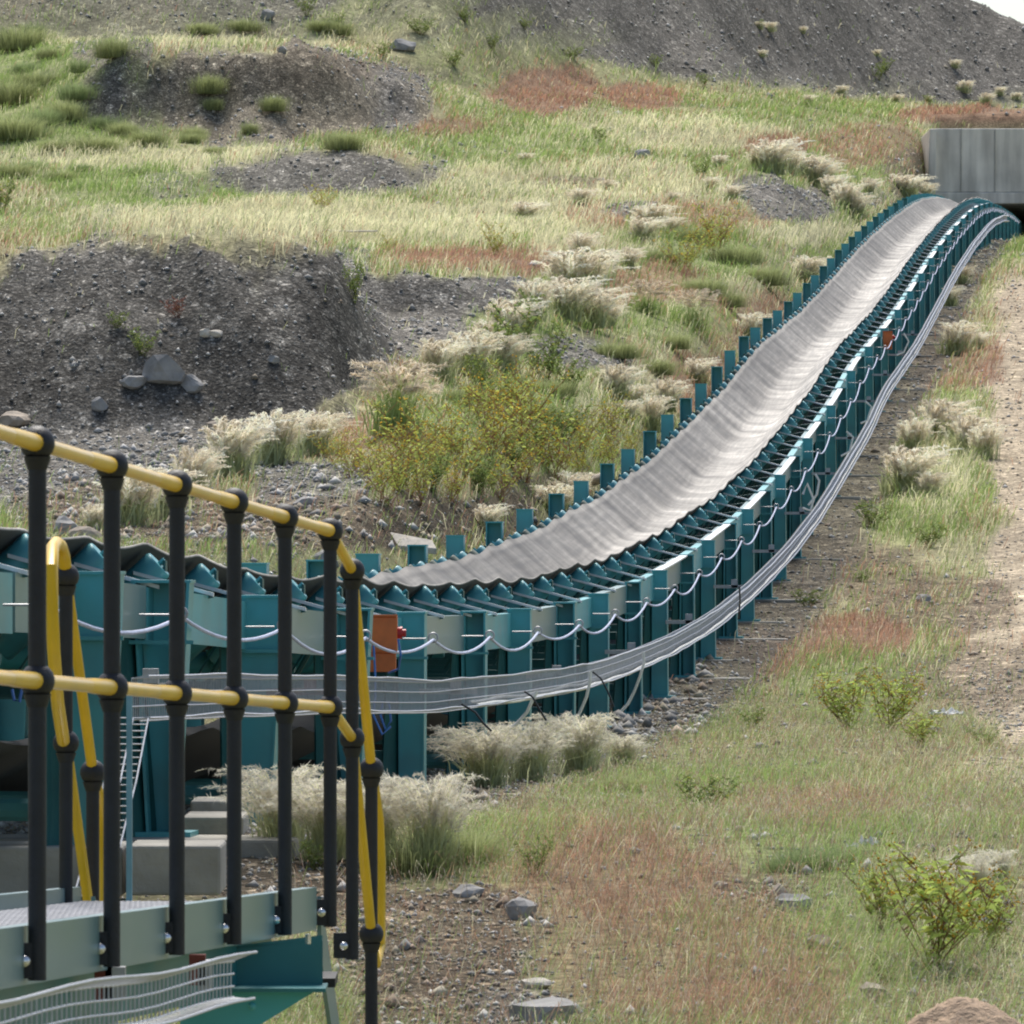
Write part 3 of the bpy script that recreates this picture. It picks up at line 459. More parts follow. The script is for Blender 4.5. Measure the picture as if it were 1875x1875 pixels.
def weed_proto(name, H, R, nst, nleaf, leaf, cl, cf, nf, seedn=1, lw=.22, stemc=(.20,.12,.06), fs=.012):
    """leafy weed: branching stems, narrow leaves, small flower heads on the tips"""
    r = np.random.default_rng(seedn); mb = MB(); parts = []; cols = []
    tips = []; segs = []
    for k in range(nst):
        a = r.random()*6.28; lean = R*(.1+.9*r.random()); h = H*(.6+.45*r.random()); b = np.array([r.normal(0,R*.08), r.normal(0,R*.08), 0]); e = np.array([math.cos(a)*lean, math.sin(a)*lean, h])
        pts = [b+(e-b)*t+np.array([r.normal(0,.03*H), r.normal(0,.03*H), 0])*(t > 0) for t in np.linspace(0,1,5)]; segs.append(pts)
        for j in range(5):
            i = r.integers(1, 4); q = pts[i]+(pts[i+1]-pts[i])*r.random(); a2 = r.random()*6.28; l2 = H*(.14+.2*r.random()); e2 = q+np.array([math.cos(a2)*l2*.8, math.sin(a2)*l2*.8, l2*.75]); segs.append([q, (q+e2)/2+np.array([0,0,-.01]), e2])
    for s_ in segs:
        mb.tube(s_, list(np.linspace(.006, .0022, len(s_))*H), 4, False); tips.append(s_[-1])
    nv = len(mb.v); sv = np.array(mb.v); sc = np.repeat(np.array(stemc)[None], nv, 0); sq = np.array(mb.f)
    parts.append((sv, sq, np.zeros((0,3), int), sc))
    m = nleaf; si = r.integers(0, len(segs), m); t = .05+.95*r.random(m); q = []
    for i, tt in zip(si, t):
        s_ = np.array(segs[i]); g = np.linspace(0, 1, len(s_)); q.append([np.interp(tt, g, s_[:, j]) for j in range(3)])
    q = np.array(q); a = r.random(m)*6.28; dz = r.normal(.1, .5, m); d = np.stack([np.cos(a), np.sin(a), dz], 1); d /= np.linalg.norm(d, axis=1)[:, None]; s = np.cross(d, r.normal(0,1,(m,3))); s /= np.linalg.norm(s, axis=1)[:, None]
    ln = leaf*(.5+.8*r.random(m)); w = ln*lw
    V = np.stack([q, q+d*(ln*.35)[:, None]+s*w[:, None]*.5, q+d*(ln*.75)[:, None]+s*w[:, None]*.35, q+d*ln[:, None]-np.array([0,0,1])*(ln*.2)[:, None], q+d*(ln*.35)[:, None]-s*w[:, None]*.5], 1).reshape(-1, 3)
    b = 5*np.arange(m)[:, None]; c = np.array(cl)*(.6+.8*r.random(m))[:, None]; yb = r.random(m) < .15; c[yb] = c[yb]*.5+np.array([.45,.40,.06])*.5
    parts.append((V, b+np.array([[0,1,2,3]]), b+np.array([[0,3,4]]), np.repeat(c, 5, 0)))
    if nf:
        ti = np.array(tips)[r.integers(0, len(tips), nf)]+r.normal(0, .025*H, (nf, 3))
        fo = np.array([[1,0,0],[0,1,0],[-1,0,0],[0,-1,0],[0,0,.8],[0,0,-.6]]); V = (ti[:, None]+fo[None]*fs*(.6+.7*r.random(nf))[:, None, None]).reshape(-1, 3); b = 6*np.arange(nf)[:, None, None]
        f = np.array([[0,1,4],[1,2,4],[2,3,4],[3,0,4],[1,0,5],[2,1,5],[3,2,5],[0,3,5]]); T = (f[None]+b).reshape(-1, 3); c = np.array(cf)*(.6+.7*r.random(nf))[:, None]
        parts.append((V, np.zeros((0,4), int), T, np.repeat(c, 6, 0)))
    V, FF, C = join(parts); me = np_mesh(name, V, FF, C); me.materials.append(LEAF); return me
def tuft_proto(name, n, R, H, c, w=.012, seedn=1, lean=.9):
    r = np.random.default_rng(seedn); P0 = np.stack([r.normal(0, R*.25, n), r.normal(0, R*.25, n), np.zeros(n)], 1); az = np.arctan2(P0[:,1], P0[:,0])+r.normal(0, .6, n)
    cc = np.array(c)*(.6+.7*r.random(n))[:, None]; V, q, t, C = blades(P0, H*(.45+.6*r.random(n)), w*(.6+.8*r.random(n)), lean*r.random(n), az, cc, cc*1.25+.03); me = np_mesh(name, V, [q, t], C); me.materials.append(LEAF); return me
CPL = (.84,.79,.68); GR = (.60,.63,.36)
PL = [plume_proto('plume_grass', 110, .62, 1.05, 80, GR, CPL, .95, .62, 1+i, -.25, 1.7) for i in range(3)]             # near, fine hair
PF = [plume_proto('plume_grass', 75, .85, 1.05, 85, (.52,.56,.30), (.98,.89,.73), .55, .68, 11+i, .2, 3.4) for i in range(4)]           # distant, thicker hair so it holds at this distance
FG = [plume_proto('fountain_grass', 90, .8, .95, 44, (.42,.52,.20), (.80,.70,.56), .6, .30, 31+i, .02, 3.2) for i in range(2)]
WY = [weed_proto('weed', 1.0, .75, 15, 420, .085, (.48,.54,.13), (.80,.58,.08), 190, 41+i, .26, (.40,.22,.12), .015) for i in range(3)]
WN = [weed_proto('flowering_weed', 1.0, .75, 13, 430, .12, (.42,.52,.14), (.68,.45,.06), 280, 51+i, .24, (.30,.18,.10), .014) for i in range(2)]
WG = [weed_proto('green_weed', 1.0, .7, 14, 900, .085, (.24,.32,.10), (.3,.3,.06), 0, 61+i, .35, (.12,.10,.05)) for i in range(2)]
WR = [weed_proto('red_weed', 1.0, .8, 14, 700, .06, (.30,.11,.08), (.3,.1,.06), 0, 71, .35, (.2,.08,.06))]
TG = [tuft_proto('grass_tuft', 1300, 1.3, .9, (.36,.40,.18), .014, 81+i, 1.2) for i in range(3)]
TS = [tuft_proto('grass_tuft', 900, 1.0, .8, (.27,.34,.15), .010, 91+i, 1.1) for i in range(2)]
PFH = 1.5
def plants(kind, protos, spots, cat, region_label, group, flip=True):
    """spots: (photo column, photo row of the foot, height in photo pixels [, width factor]) ordered for the labels"""
    out_ = []; spots = sorted(spots, key=lambda s: s[0]); n = len(spots)
    for i, s in enumerate(spots):
        p = place(s[0], s[1]); D = p[1]; H = s[2]*D/F*(1.28 if protos is PF else 1.3 if protos is FG else 1); o = bpy.data.objects.new(kind, protos[i % len(protos)]); COL.objects.link(o); wf = s[3] if len(s) > 3 else 1
        o.location = (p[0], p[1], p[2]-.02); k = H
        vr = random.uniform(.75, 1.3) if len(spots) > 3 else 1; k *= vr; o.scale = (k*wf*random.uniform(.85, 1.25), k*wf, k); o.rotation_euler = (0, 0, random.uniform(-.5, .5) if not flip else random.uniform(0, 6.28))
        if n == 1: lab = region_label
        else: lab = region_label+', '+(('leftmost' if i == 0 else 'rightmost' if i == n-1 else ordn(i+1)+' from the left')+' of '+str(n))
        out_.append(tag(o, lab, cat, group, 'thing'))
    return out_
A = plants
# white feather grass
A('plume_tuft', PL, [(520,1560,185,1.1),(600,1575,200,1.0),(690,1585,215,.95),(790,1590,190,1.0)], 'plume grass', 'large cream plume grass leaning beside the stair foot', 'feather grass by the stairs', False)
A('plume_tuft', PL, [(890,1440,120,1.2),(970,1430,135,1.2),(1060,1420,115,1.2),(1140,1400,80,1.2)], 'plume grass', 'pale feathery grass in front of the near conveyor legs', 'feather grass before the legs', False)
A('plume_tuft', PF, [(170,965,50,1.2),(235,960,75,1.2),(290,950,70,1.2),(350,905,95,1.1),(420,880,80,1.1),(500,850,75,1.1),(570,830,55,1.2)], 'plume grass', 'silvery plume grass below the dark gravel mound', 'feather grass below the mound', False)
A('plume_tuft', PF, [(800,700,60,1.2),(860,690,60,1.2),(915,680,70,1.2),(885,640,55,1.1),(925,630,60,1.1),(970,590,50,1.1)], 'plume grass', 'white plume grass on the slope above the yellow weeds', 'feather grass above the weeds', False)
A('plume_tuft', PF, [(1035,590,60,1.2),(1050,545,60,1.3),(1085,520,50,1.2),(1075,600,55,1.3),(1115,600,45,1.2),(1060,480,40,1.2),(1100,505,55,1.1),(1150,490,40,1.2)], 'plume grass', 'bright white plume grass right of the scarp', 'feather grass by the scarp', False)
A('plume_tuft', PF, [(1125,730,55,1.1),(1160,745,40,1.1),(1190,790,60,1.1),(1150,770,40,1.1),(1215,755,50,1.2),(1010,945,45,1.4),(1045,935,45,1.4),(890,975,35,1.3),(1275,705,35,1.2),(1375,625,38,1.3),(1475,520,35,1.2),(1500,505,25,1.2)], 'plume grass', 'pale plume grass just behind the far conveyor posts', 'feather grass behind the posts', False)
A('plume_tuft', PF, [(1385,310,38,1.3),(1410,318,42,1.3),(1440,322,42,1.3),(1470,330,45,1.3),(1495,345,42,1.3),(1520,362,40,1.3),(1545,385,35,1.2),(1565,400,28,1.2),(1315,305,22,1.4),(1340,365,28,1.8),(1300,350,18,1.5),(1590,360,26,1.3)], 'plume grass', 'cream plume grass around the rocky knoll', 'feather grass on the knoll', False)
A('plume_tuft', PF, [(1190,420,30,1.5),(1175,440,30,1.3),(1230,430,25,1.3),(960,400,22,1.6),(1060,380,22,1.6),(1110,350,20,1.5),(1230,370,20,1.6),(960,300,18,1.5)], 'plume grass', 'pale plume grass scattered over the middle field', 'feather grass in the field', False)
A('plume_tuft', PF, [(1655,362,34,1.7),(1690,365,26,1.4)], 'plume grass', 'low plume grass at the foot of the concrete wing wall', 'feather grass by the wall', False)
A('plume_tuft', PF, [(1670,830,60,1.1),(1720,815,55,1.2),(1770,830,60,1.1),(1800,840,45,1.1),(1660,905,55,1.1),(1700,910,45,1.2),(1750,650,40,1.1),(1790,640,28,1.2),(1760,520,28,1.3),(1740,560,25,1.2)], 'plume grass', 'pale plume grass between conveyor and sandy track', 'feather grass by the track', False)
A('plume_tuft', PF, [(1390,50,14,1.3),(1410,58,13,1.3),(1470,60,14,1.3),(1605,100,13,1.3),(1748,124,14,1.3),(1765,165,15,1.3),(1830,170,18,1.3),(1860,180,15,1.3),(1640,190,14,1.4),(1395,110,13,1.3),(1540,170,14,1.3),(1480,190,14,1.3),(1700,185,12,1.3),(1805,190,16,1.3)], 'plume grass', 'tiny white tuft on the dark waste rock slope', 'feather grass on the waste rock', False)
A('plume_tuft', PL, [(1700,1650,70,.9),(1790,1640,85,.9),(1830,1620,70,.9)], 'plume grass', 'white seed plumes behind the yellow flowered weed', 'feather grass at lower right', False)
# fountain grass
A('fountain_tuft', FG, [(725,795,115,.85)], 'fountain grass', 'big round fountain grass with pinkish plumes right of the gravel mound', None)
A('fountain_tuft', FG, [(1185,580,55,1.0),(1270,605,65,.9)], 'fountain grass', 'green fountain grass on the reddish slope behind the posts', 'fountain grass on the slope', True)
A('fountain_tuft', TG, [(630,277,48,1.0),(395,285,26,1.0),(350,262,28,1.0)], 'grass tuft', 'bright green tuft below the cut face', 'tufts below the cut face')
A('grass_tuft', TG, [(205,105,55,.8),(382,165,40,.7),(390,195,40,.7),(500,215,35,.7),(355,258,30,.8),(458,255,36,.7),(225,250,40,.9),(270,268,36,.9)], 'grass tuft', 'grass tuft growing on the brown cut face', 'tufts on the cut face')
A('grass_tuft', TG, [(35,90,50,1),(90,110,40,1.1),(20,190,55,1.1),(70,160,50,1.1),(120,220,50,1),(30,260,50,1.1),(100,280,45,1.1),(170,280,40,1.1),(110,335,36,1.3),(15,330,40,1.2)], 'grass tuft', 'rounded green tuft on the steep bank at upper left', 'tufts on the left bank')
A('grass_tuft', TS, [(60,60,30,1.3),(150,130,34,1.2),(45,140,44,1.2),(140,180,44,1.2),(80,230,44,1.2),(190,235,34,1.2),(10,250,46,1.2),(150,310,34,1.4),(60,310,40,1.3),(250,320,28,1.4)], 'grass tuft', 'ragged green clump filling the steep upper left bank', 'ragged clumps on the left bank')
A('grass_tuft', TS, [(1480,1590,75,1.5),(1430,1595,55,1.2),(1540,1580,60,1.2)], 'grass tuft', 'soft blue green grass clump in the near verge', 'clumps in the near verge')
A('grass_tuft', TG, [(760,1600,120,.9),(850,1580,80,.9),(1150,1450,60,1.2),(1240,1440,40,1.3)], 'grass tuft', 'long green grass under the cream plumes', 'green grass under plumes')
A('grass_tuft', TG, [(620,65,38,1),(590,55,30,1.2),(370,62,28,1.4),(450,60,26,1.4)], 'grass tuft', 'dark green tuft on the ledge above the cut face', 'tufts on the ledge')
# weeds
A('yellow_weed', WY, [(705,925,95),(765,930,110),(825,925,80),(740,880,115),(800,880,90),(915,915,120),(850,860,140),(905,850,100),(960,885,95),(1015,885,120),(955,815,150),(1060,880,80),(1065,830,100),(1110,860,70),(1115,805,75),(885,790,120),(1160,835,50),(790,835,75)], 'weed', 'yellow flowering weed behind the low posts', 'yellow weeds behind the conveyor')
A('green_weed', WG, [(730,905,60,1.1),(790,905,65,1.1),(870,900,60,1.1),(935,860,70,1.1),(830,835,60,1.2),(990,840,70,1.1),(880,905,50,1.2),(1035,805,60,1.2),(760,860,55,1.2),(920,760,60,1.1)], 'weed', 'green weed low among the yellow weeds', 'green weeds among the yellow weeds')
A('grass_tuft', TG, [(700,850,50,1.2),(980,770,60,1.1),(1010,720,50,1.2),(840,740,55,1.1),(1100,700,45,1.2),(1130,660,40,1.2),(820,650,40,1.2),(1200,690,40,1.2),(1230,640,40,1.2),(1330,560,40,1.1),(1400,520,40,1.2),(1290,540,45,1.2),(1350,480,40,1.3),(1210,480,45,1.3),(1260,440,40,1.3)], 'grass tuft', 'green grass tuft on the slope left of the belt', 'green tufts on the slope')
A('yellow_weed', WY, [(640,885,65,1),(610,840,60,1),(680,885,70,1)], 'weed', 'low yellowish weed beside the small gravel heap', 'weeds by the small heap')
A('green_weed', WG, [(920,680,110,.8),(1000,700,90,.9),(1040,730,80,.9),(960,640,90,.6),(880,720,80,.8)], 'weed', 'tall thin green weed below the white plumes', 'green weeds below the plumes')
A('bush', WY, [(910,470,48,.9),(590,390,50,1),(715,470,40,1.2),(1310,470,80,1.0),(1250,500,60,1.2)], 'bush', 'olive bush standing in the pale field', 'bushes in the field')
A('bush', WG, [(1100,262,36,1.1),(1285,330,30,1.0),(260,660,44,1.1),(215,620,34,1.1)], 'bush', 'small dark green bush on open ground', 'dark bushes')
A('bush', WG, [(560,25,40,1.1),(610,55,34,1.5),(700,110,26,1.3),(770,60,26,1.5),(850,40,26,1.4),(900,90,30,1.3),(830,120,26,1.4),(960,60,26,1.4),(1050,110,24,1.3),(1390,50,20,1.3),(1200,120,24,1.2),(1620,140,22,1.0),(1290,160,24,1.2),(1700,190,22,1.2),(1610,150,30,.8)], 'bush', 'small green bush on the high rubble slope', 'bushes on the high slope')
A('red_bush', WR, [(325,580,38,1.4)], 'bush', 'dull red bush on the dark gravel mound', None)
A('bush', WG, [(0,395,62,1.0)], 'bush', 'dark green bush cut by the left photo edge', None)
A('bush', WG, [(648,560,75,.55)], 'bush', 'dark bush clinging to the right shoulder of the gravel mound', None)
A('flowering_weed', WN, [(1712,1775,235,.95),(1800,1740,150,1.0),(1625,1700,130,1.0)], 'flowering weed', 'yellow headed weed at lower right', 'flowering weeds at lower right')
A('flowering_weed', [WN[1]], [(1550,1335,115,1.1),(1630,1340,120,1.1),(1690,1370,70,1.2)], 'flowering weed', 'leafy weed with olive flower heads on the verge', 'flowering weeds on the verge')
A('green_weed', WG, [(1480,1110,34,1.6),(1580,1065,24,1.6),(1800,1365,28,1.5),(980,1600,70,.9),(575,1590,70,.9),(1290,1490,60,1.2),(1620,1800,60,1.0),(1380,1330,50,1.3),(1600,970,40,1.6),(1700,1000,40,1.6)], 'weed', 'low green weed on the near ground', 'low weeds on the near ground')

# ================================================================== ROCKS AND SCRAPS
def rock(name, u, y, w, h, label, cat='rock', m=ROCK, seed=0, group=None, flat=.8, sink=.25):
    p = place(u, y); D = p[1]; r = np.random.default_rng(seed+int(u)); W_ = w*D/F; H_ = h*D/F
    import bmesh
    bm = bmesh.new(); bmesh.ops.create_icosphere(bm, subdivisions=2, radius=1)
    planes = r.normal(0, 1, (9, 3)); planes /= np.linalg.norm(planes, axis=1)[:, None]
    for v in bm.verts:
        q = np.array(v.co)
        for pl in planes:
            d_ = q@pl-.68
            if d_ > 0: q = q-pl*d_
        q = q*(1+.05*r.normal()); v.co = (q[0]*W_/1.5, q[1]*W_*.5, q[2]*H_/1.45)
    me = bpy.data.meshes.new(name); bm.to_mesh(me); bm.free(); me.materials.append(m); o = bpy.data.objects.new(name, me); COL.objects.link(o)
    o.location = (p[0], p[1], p[2]+H_*(.5-sink)); return tag(o, label, cat, group)
rock('boulder', 300, 705, 62, 52, 'large flat faced grey boulder on the dark gravel mound', 'boulder')
rock('boulder', 500, 672, 18, 14, 'small grey stone right of the boulder pile on the mound', m=ROCK)
rock('boulder', 245, 715, 44, 26, 'grey stone just left of the big boulder', m=ROCK, flat=.6)
rock('boulder', 352, 705, 34, 30, 'dark rounded stone just right of the big boulder', m=ROCK)
rock('boulder', 183, 760, 26, 26, 'round grey stone low on the mound', m=ROCK)
rock('boulder', 25, 790, 60, 30, 'pale flat stone at the left edge above the handrail', m=ROCKB)
rock('boulder', 395, 805, 34, 30, 'brownish slab of rock at the foot of the mound', m=ROCKB)
rock('boulder', 375, 615, 20, 14, 'topmost pale stone in the rubble on the mound', m=PALE); rock('boulder', 395, 620, 22, 14, 'cream stone at the right of the rubble on the mound', m=PALE)
rock('boulder', 1175, 290, 26, 22, 'lone grey boulder in the upper field', 'boulder'); rock('boulder', 735, 88, 40, 22, 'dark slab on the waste rock slope', m=ROCK)
rock('boulder', 517, 103, 16, 14, 'dark stone perched on the rim of the cut face', m=ROCK); rock('boulder', 490, 35, 26, 18, 'pale grey rock on the slope above the ledge', m=ROCK); rock('boulder', 755, 590, 14, 14, 'white stone in the rubble below the scarp', m=PALE)
rock('boulder', 955, 1680, 58, 40, 'grey rock on the gravel right of the stairs', m=ROCK); rock('boulder', 1450, 1670, 60, 38, 'bluish grey rock beside the green clump', m=ROCK); rock('boulder', 1425, 1650, 36, 34, 'tan rock left of the bluish rock', m=ROCKB)
rock('boulder', 1500, 1735, 44, 28, 'pale half buried stone in the reddish grass', m=ROCKB); rock('boulder', 980, 1812, 46, 22, 'white stone at the bottom edge', m=PALE)
rock('boulder', 1000, 1868, 110, 50, 'big grey rock cut by the bottom edge', 'boulder', m=ROCK); rock('boulder', 860, 1645, 50, 24, 'small grey rock above the gravel bank', m=ROCK); rock('boulder', 1600, 1830, 46, 40, 'brown grey rock left of the sand heap', m=ROCKB)
rock('boulder', 1710, 1345, 24, 18, 'dark grey stone right of the leafy weed', m=ROCK); rock('boulder', 1390, 1370, 18, 12, 'bluish pebble on the verge gravel', m=ROCK)
rock('boulder', 560, 925, 40, 28, 'dark block behind the black handrail posts', m=ROCK); rock('boulder', 160, 985, 60, 36, 'brown slab behind the belt near the left rail', m=ROCKB); rock('boulder', 120, 975, 44, 40, 'dark stone behind the belt near the left rail', m=ROCK); rock('boulder', 590, 1035, 56, 30, 'dark grey rock just above the rollers', m=ROCK)
rock('boulder', 1320, 1625, 22, 18, 'tan stone among reddish grass', m=ROCKB); rock('boulder', 1395, 1740, 20, 12, 'small pale stone low in the verge', m=PALE); rock('boulder', 1670, 655, 26, 16, 'grey stone beside the conveyor feet', m=ROCK); rock('boulder', 1690, 1105, 24, 16, 'grey stone where verge meets track', m=ROCK)
def heap(u, y, w, h, label):
    p = place(u, y); p = P(u, y, 21.5); p[2] = float(G(21.5))-.02; sc = 21.5/F; H = (HY-1828)*21.5/F-p[2]; n = 70; g = np.linspace(-1, 1, n); gx, gy = np.meshgrid(g, g, indexing='ij'); r = np.sqrt(gx**2+gy**2)
    z = H*np.clip(1-r**2.0, -.1, 1)**.8*(1+0*r) if False else H*(1-ss(r, 0, 1.05))+.02*fbm(gx*7, gy*7, 4, 3)+.012*rng.random(gx.shape)*0
    z += .012*fbm(gx*25, gy*25, 2, 4); V = np.stack([gx*w*sc*.62, gy*w*sc*.62, z], 2).reshape(-1, 3); ix = np.arange(n*n).reshape(n, n); Q = np.stack([ix[:-1,:-1].ravel(), ix[1:,:-1].ravel(), ix[1:,1:].ravel(), ix[:-1,1:].ravel()], 1)
    me = np_mesh('sand_heap', V, [Q], None, True); return tag(link_mesh('sand_heap', me, SANDM, None, tuple(p)), label, 'sand heap')
heap(1765, 1828, 330, 90, 'rounded brown sand heap cut by the bottom right corner')
def slab(u, y, w, h, label, cat='stone slab', m=PALE, name='stone_slab', tilt=.5):
    p = place(u, y); D = p[1]; s = D/F; mb = MB(); a = [(-.5,0),(.5,-.25),(.42,.25),(-.35,.75)]
    lo = [(x*w*s, yy*w*s*.5, (yy+.25)*h*s*tilt*1.6-.03) for x, yy in a]; up = [(x_, y_, z_+.06) for x_, y_, z_ in lo]
    mb.hexa(lo+up); return tag(mb.build(name, m, None, loc=tuple(p+np.array([0,0,.04])), bevel=.008), label, cat)
slab(745, 1020, 110, 40, 'pale cream stone slab lying behind the first far posts')
def crumple(u, y, w, h, label, cat='paper scrap', name='paper_scrap', seed=1):
    p = place(u, y); s = p[1]/F; r = np.random.default_rng(seed); n = 9; V = []; Q = []
    for i in range(n):
        for j in range(n):
            x = (i/(n-1)-.5); yy = (j/(n-1)-.5); V.append((x*w*s*(1+.2*r.normal()*.4), yy*w*s*.6, h*s*(.35+.5*abs(r.normal())*.6)+.2*h*s*j/n))
    for i in range(n-1):
        for j in range(n-1): Q.append((i*n+j, (i+1)*n+j, (i+1)*n+j+1, i*n+j+1))
    me = bpy.data.meshes.new(name); me.from_pydata(V, [], Q); me.materials.append(PAPER); o = bpy.data.objects.new(name, me); COL.objects.link(o); o.location = tuple(p); return tag(o, label, cat)
crumple(1590, 1560, 34, 26, 'crumpled white paper scrap right of the green clump', seed=1); crumple(1735, 1318, 62, 18, 'torn white plastic sheet right of the leafy weed', 'plastic sheet', 'plastic_sheet', 2); crumple(1560, 1562, 22, 16, 'little white scrap left of the crumpled paper', seed=5)
crumple(1820, 1700, 60, 26, 'white rag under the lower right weed', 'rag', 'rag', 3); crumple(1798, 1270, 14, 8, 'tiny white scrap near the track', seed=4)
def lying_pipe(u0, y0, u1, y1, r, label, cat, name, m):
    a = place(u0, y0); b = place(u1, y1); b[1] = a[1]*.97; b[0] = (u1-CX)*b[1]/F; b[2] = (HY-y1)*b[1]/F; a[2] = (HY-y0)*a[1]/F
    return tag(MB().tube([a, (a*2+b)/3+np.array([0,0,.02]), (a+2*b)/3, b], [r*.8, r, r, r*.9], 10).build(name, m, None, True), label, cat)
lying_pipe(1045, 890, 1110, 874, .065, 'weathered fallen log lying behind the far posts', 'log', 'fallen_log', DRYWOOD)
lying_pipe(560, 425, 690, 423, .02, 'pale pipe lying across the straw field', 'pipe', 'field_pipe', PALE)

# ================================================================== CONVEYOR
conv = tag(empty('belt_conveyor', tuple(L(4.9, 36.8, float(G(36.8))))), 'long teal steel belt conveyor curving uphill with a shiny grey rubber belt', 'conveyor')
CL = np.array(conv.location); HEAD = -math.atan((VX-CX)/F)
def ch(o): o.parent = conv; o.matrix_parent_inverse = Matrix.Translation(-Vector(CL)); return o
D0, DS = 36.8, 3.24; IS = 1.62; DEND = 262
WL = 1.76           # near leg to far leg
# --- belt
def belt_section(a0, a1, flat, depth, n=22):
    """profile across: list of (a, z)"""
    out_ = []; hw = (a1-a0)/2; mid = (a0+a1)/2
    for t in np.linspace(-1, 1, n):
        x = abs(t)*hw; q_ = (x-flat/2)/(hw-flat/2); z = depth*(q_+math.sqrt(q_*q_+.012))/2*.99; out_.append((mid+t*hw, z))
    return out_
BA0, BA1 = .32, 1.50; BD = .38
prof = belt_section(BA0, BA1, .36, BD); n = len(prof); Ds = np.arange(20, DEND, .135); V = []; C = []; ST = []
for d in Ds:
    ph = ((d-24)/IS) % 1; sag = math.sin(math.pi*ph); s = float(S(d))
    for i, (a, z) in enumerate(prof):
        e = abs(i/(n-1)-.5)*2; wob = .006*math.sin(d*3.1+i)+.010*math.sin(d*.9)*e
        V.append(L(4.0+a, d, s+.235-BD+z-(.010+.016*e**2)*sag+wob))
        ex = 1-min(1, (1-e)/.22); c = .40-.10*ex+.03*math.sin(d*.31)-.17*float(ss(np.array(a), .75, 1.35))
        c += .12*(1-float(ss(np.array(a), .35, .9))); bn = math.exp(-((ph-.35)/.2)**2)*(.6+.4*math.sin(d*2.7)); c *= 1-.42*bn*float(ss(np.array(a), .45, 1.2)); C.append((c*1.07, c, c*.89)); ST.append((a, d, 0))  # near-half glare and sag shading past each idler painted into the belt colour
V = np.array(V); nv = len(V); ii = np.arange(len(Ds)-1)[:, None]*n+np.arange(n-1)[None]; q = np.stack([ii, ii+1, ii+n+1, ii+n], 2).reshape(-1, 4)
V2 = V.copy(); V2[:, 2] -= .014; q2 = q[:, ::-1]+nv
e1 = np.arange(len(Ds)-1)*n; e2 = e1+n-1; qe = np.concatenate([np.stack([e1, e1+n, e1+n+nv, e1+nv], 1), np.stack([e2+n, e2, e2+nv, e2+n+nv], 1)])
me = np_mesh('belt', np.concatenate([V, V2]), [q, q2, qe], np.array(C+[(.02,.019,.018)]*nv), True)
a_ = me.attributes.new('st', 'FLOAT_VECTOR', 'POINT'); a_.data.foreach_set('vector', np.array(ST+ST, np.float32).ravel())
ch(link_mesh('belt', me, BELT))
# return belt below
V = []; prof = belt_section(.24, 1.46, .3, .24, 14); n = len(prof); Ds = np.arange(20, 200, .4)
for d in Ds:
    ph = ((d-27.08)/DS) % 1
    for a, z in prof: V.append(L(4.0+a, d, float(S(d))-.80+z-.07*math.sin(math.pi*ph)))
ii = np.arange(len(Ds)-1)[:, None]*n+np.arange(n-1)[None]; q = np.stack([ii, ii+1, ii+n+1, ii+n], 2).reshape(-1, 4)
ch(link_mesh('return_belt', np_mesh('return_belt', np.array(V), [q], None, True), DARKBELT))
# --- idlers; local frame: -x goes away from the camera side, y along the belt
def rollmesh(name, p0, p1, r, m):
    p0 = np.array(p0); p1 = np.array(p1); d = (p1-p0)/np.linalg.norm(p1-p0); mb = MB(); mb.tube([p0, p0+d*.012, p1-d*.012, p1], [r*.9, r, r, r*.9], 14); mb.tube([p0-d*.03, p1+d*.03], .012, 6); me = mb.mesh(name, m, True); me.set_sharp_from_angle(angle=math.radians(50)); return me
c40, s40 = math.cos(math.radians(42)), math.sin(math.radians(42)); RR = .072; zb = .235-BD-RR-.036
xc = -(BA0+BA1)/2; n1 = np.array([xc+.21, 0, zb+.01]); n0 = n1+np.array([.585*c40, 0, .585*s40]); f1 = np.array([xc-.21, 0, zb+.01]); f0 = f1+np.array([-.66*c40, 0, .66*s40])
M_near = rollmesh('wing_roll', n1, n0, RR, TEAL); M_far = rollmesh('wing_roll', f1, f0, RR, TEAL); M_mid = rollmesh('centre_roll', (xc+.2, .09, zb), (xc-.2, .09, zb), RR, TEAL)
M_off = rollmesh('guide_roll', f1+np.array([0,.81,-.0]), f0+np.array([.01,.81,-.005]), RR*.95, OLIVE)
fb = MB(); fb.box((-WL/2, .06, -.40), (WL-.30, .07, .06))
fb.hexa([(-.03,.02,0),(-.03,.055,0),(n0[0]-.19,.055,n0[2]-.20),(n0[0]-.19,.02,n0[2]-.20),(-.03,.02,.014),(-.03,.055,.014),(n0[0]-.19,.055,n0[2]-.186),(n0[0]-.19,.02,n0[2]-.186)])
for sg, e0 in ((1, n0), (-1, f0)):
    ctr = e0+np.array([sg*.012, 0, .01]); fb.box(ctr+np.array([sg*.012,.01,-.03]), (.012,.06,.07)); fb.tube([ctr+np.array([sg*.01,.0,-.04]), np.array([e0[0]-sg*.26, .05, -.37])], .016, 6)
fb.box((-.09,.05,.022), (.10,.10,.016)); fb.box((-WL+.09,.05,.022), (.10,.10,.016)); fb.hexa([(-.13,.03,-.02),(-.13,.07,-.02),(-.40,.07,-.42),(-.40,.03,-.42),(-.13,.03,.014),(-.13,.07,.014),(-.36,.07,-.38),(-.36,.03,-.38)]); fb.hexa([(-WL+.13,.03,-.02),(-WL+.13,.07,-.02),(-WL+.40,.07,-.42),(-WL+.40,.03,-.42),(-WL+.13,.03,.014),(-WL+.13,.07,.014),(-WL+.36,.07,-.38),(-WL+.36,.03,-.38)])
M_frame = fb.mesh('idler_frame', TEALK)
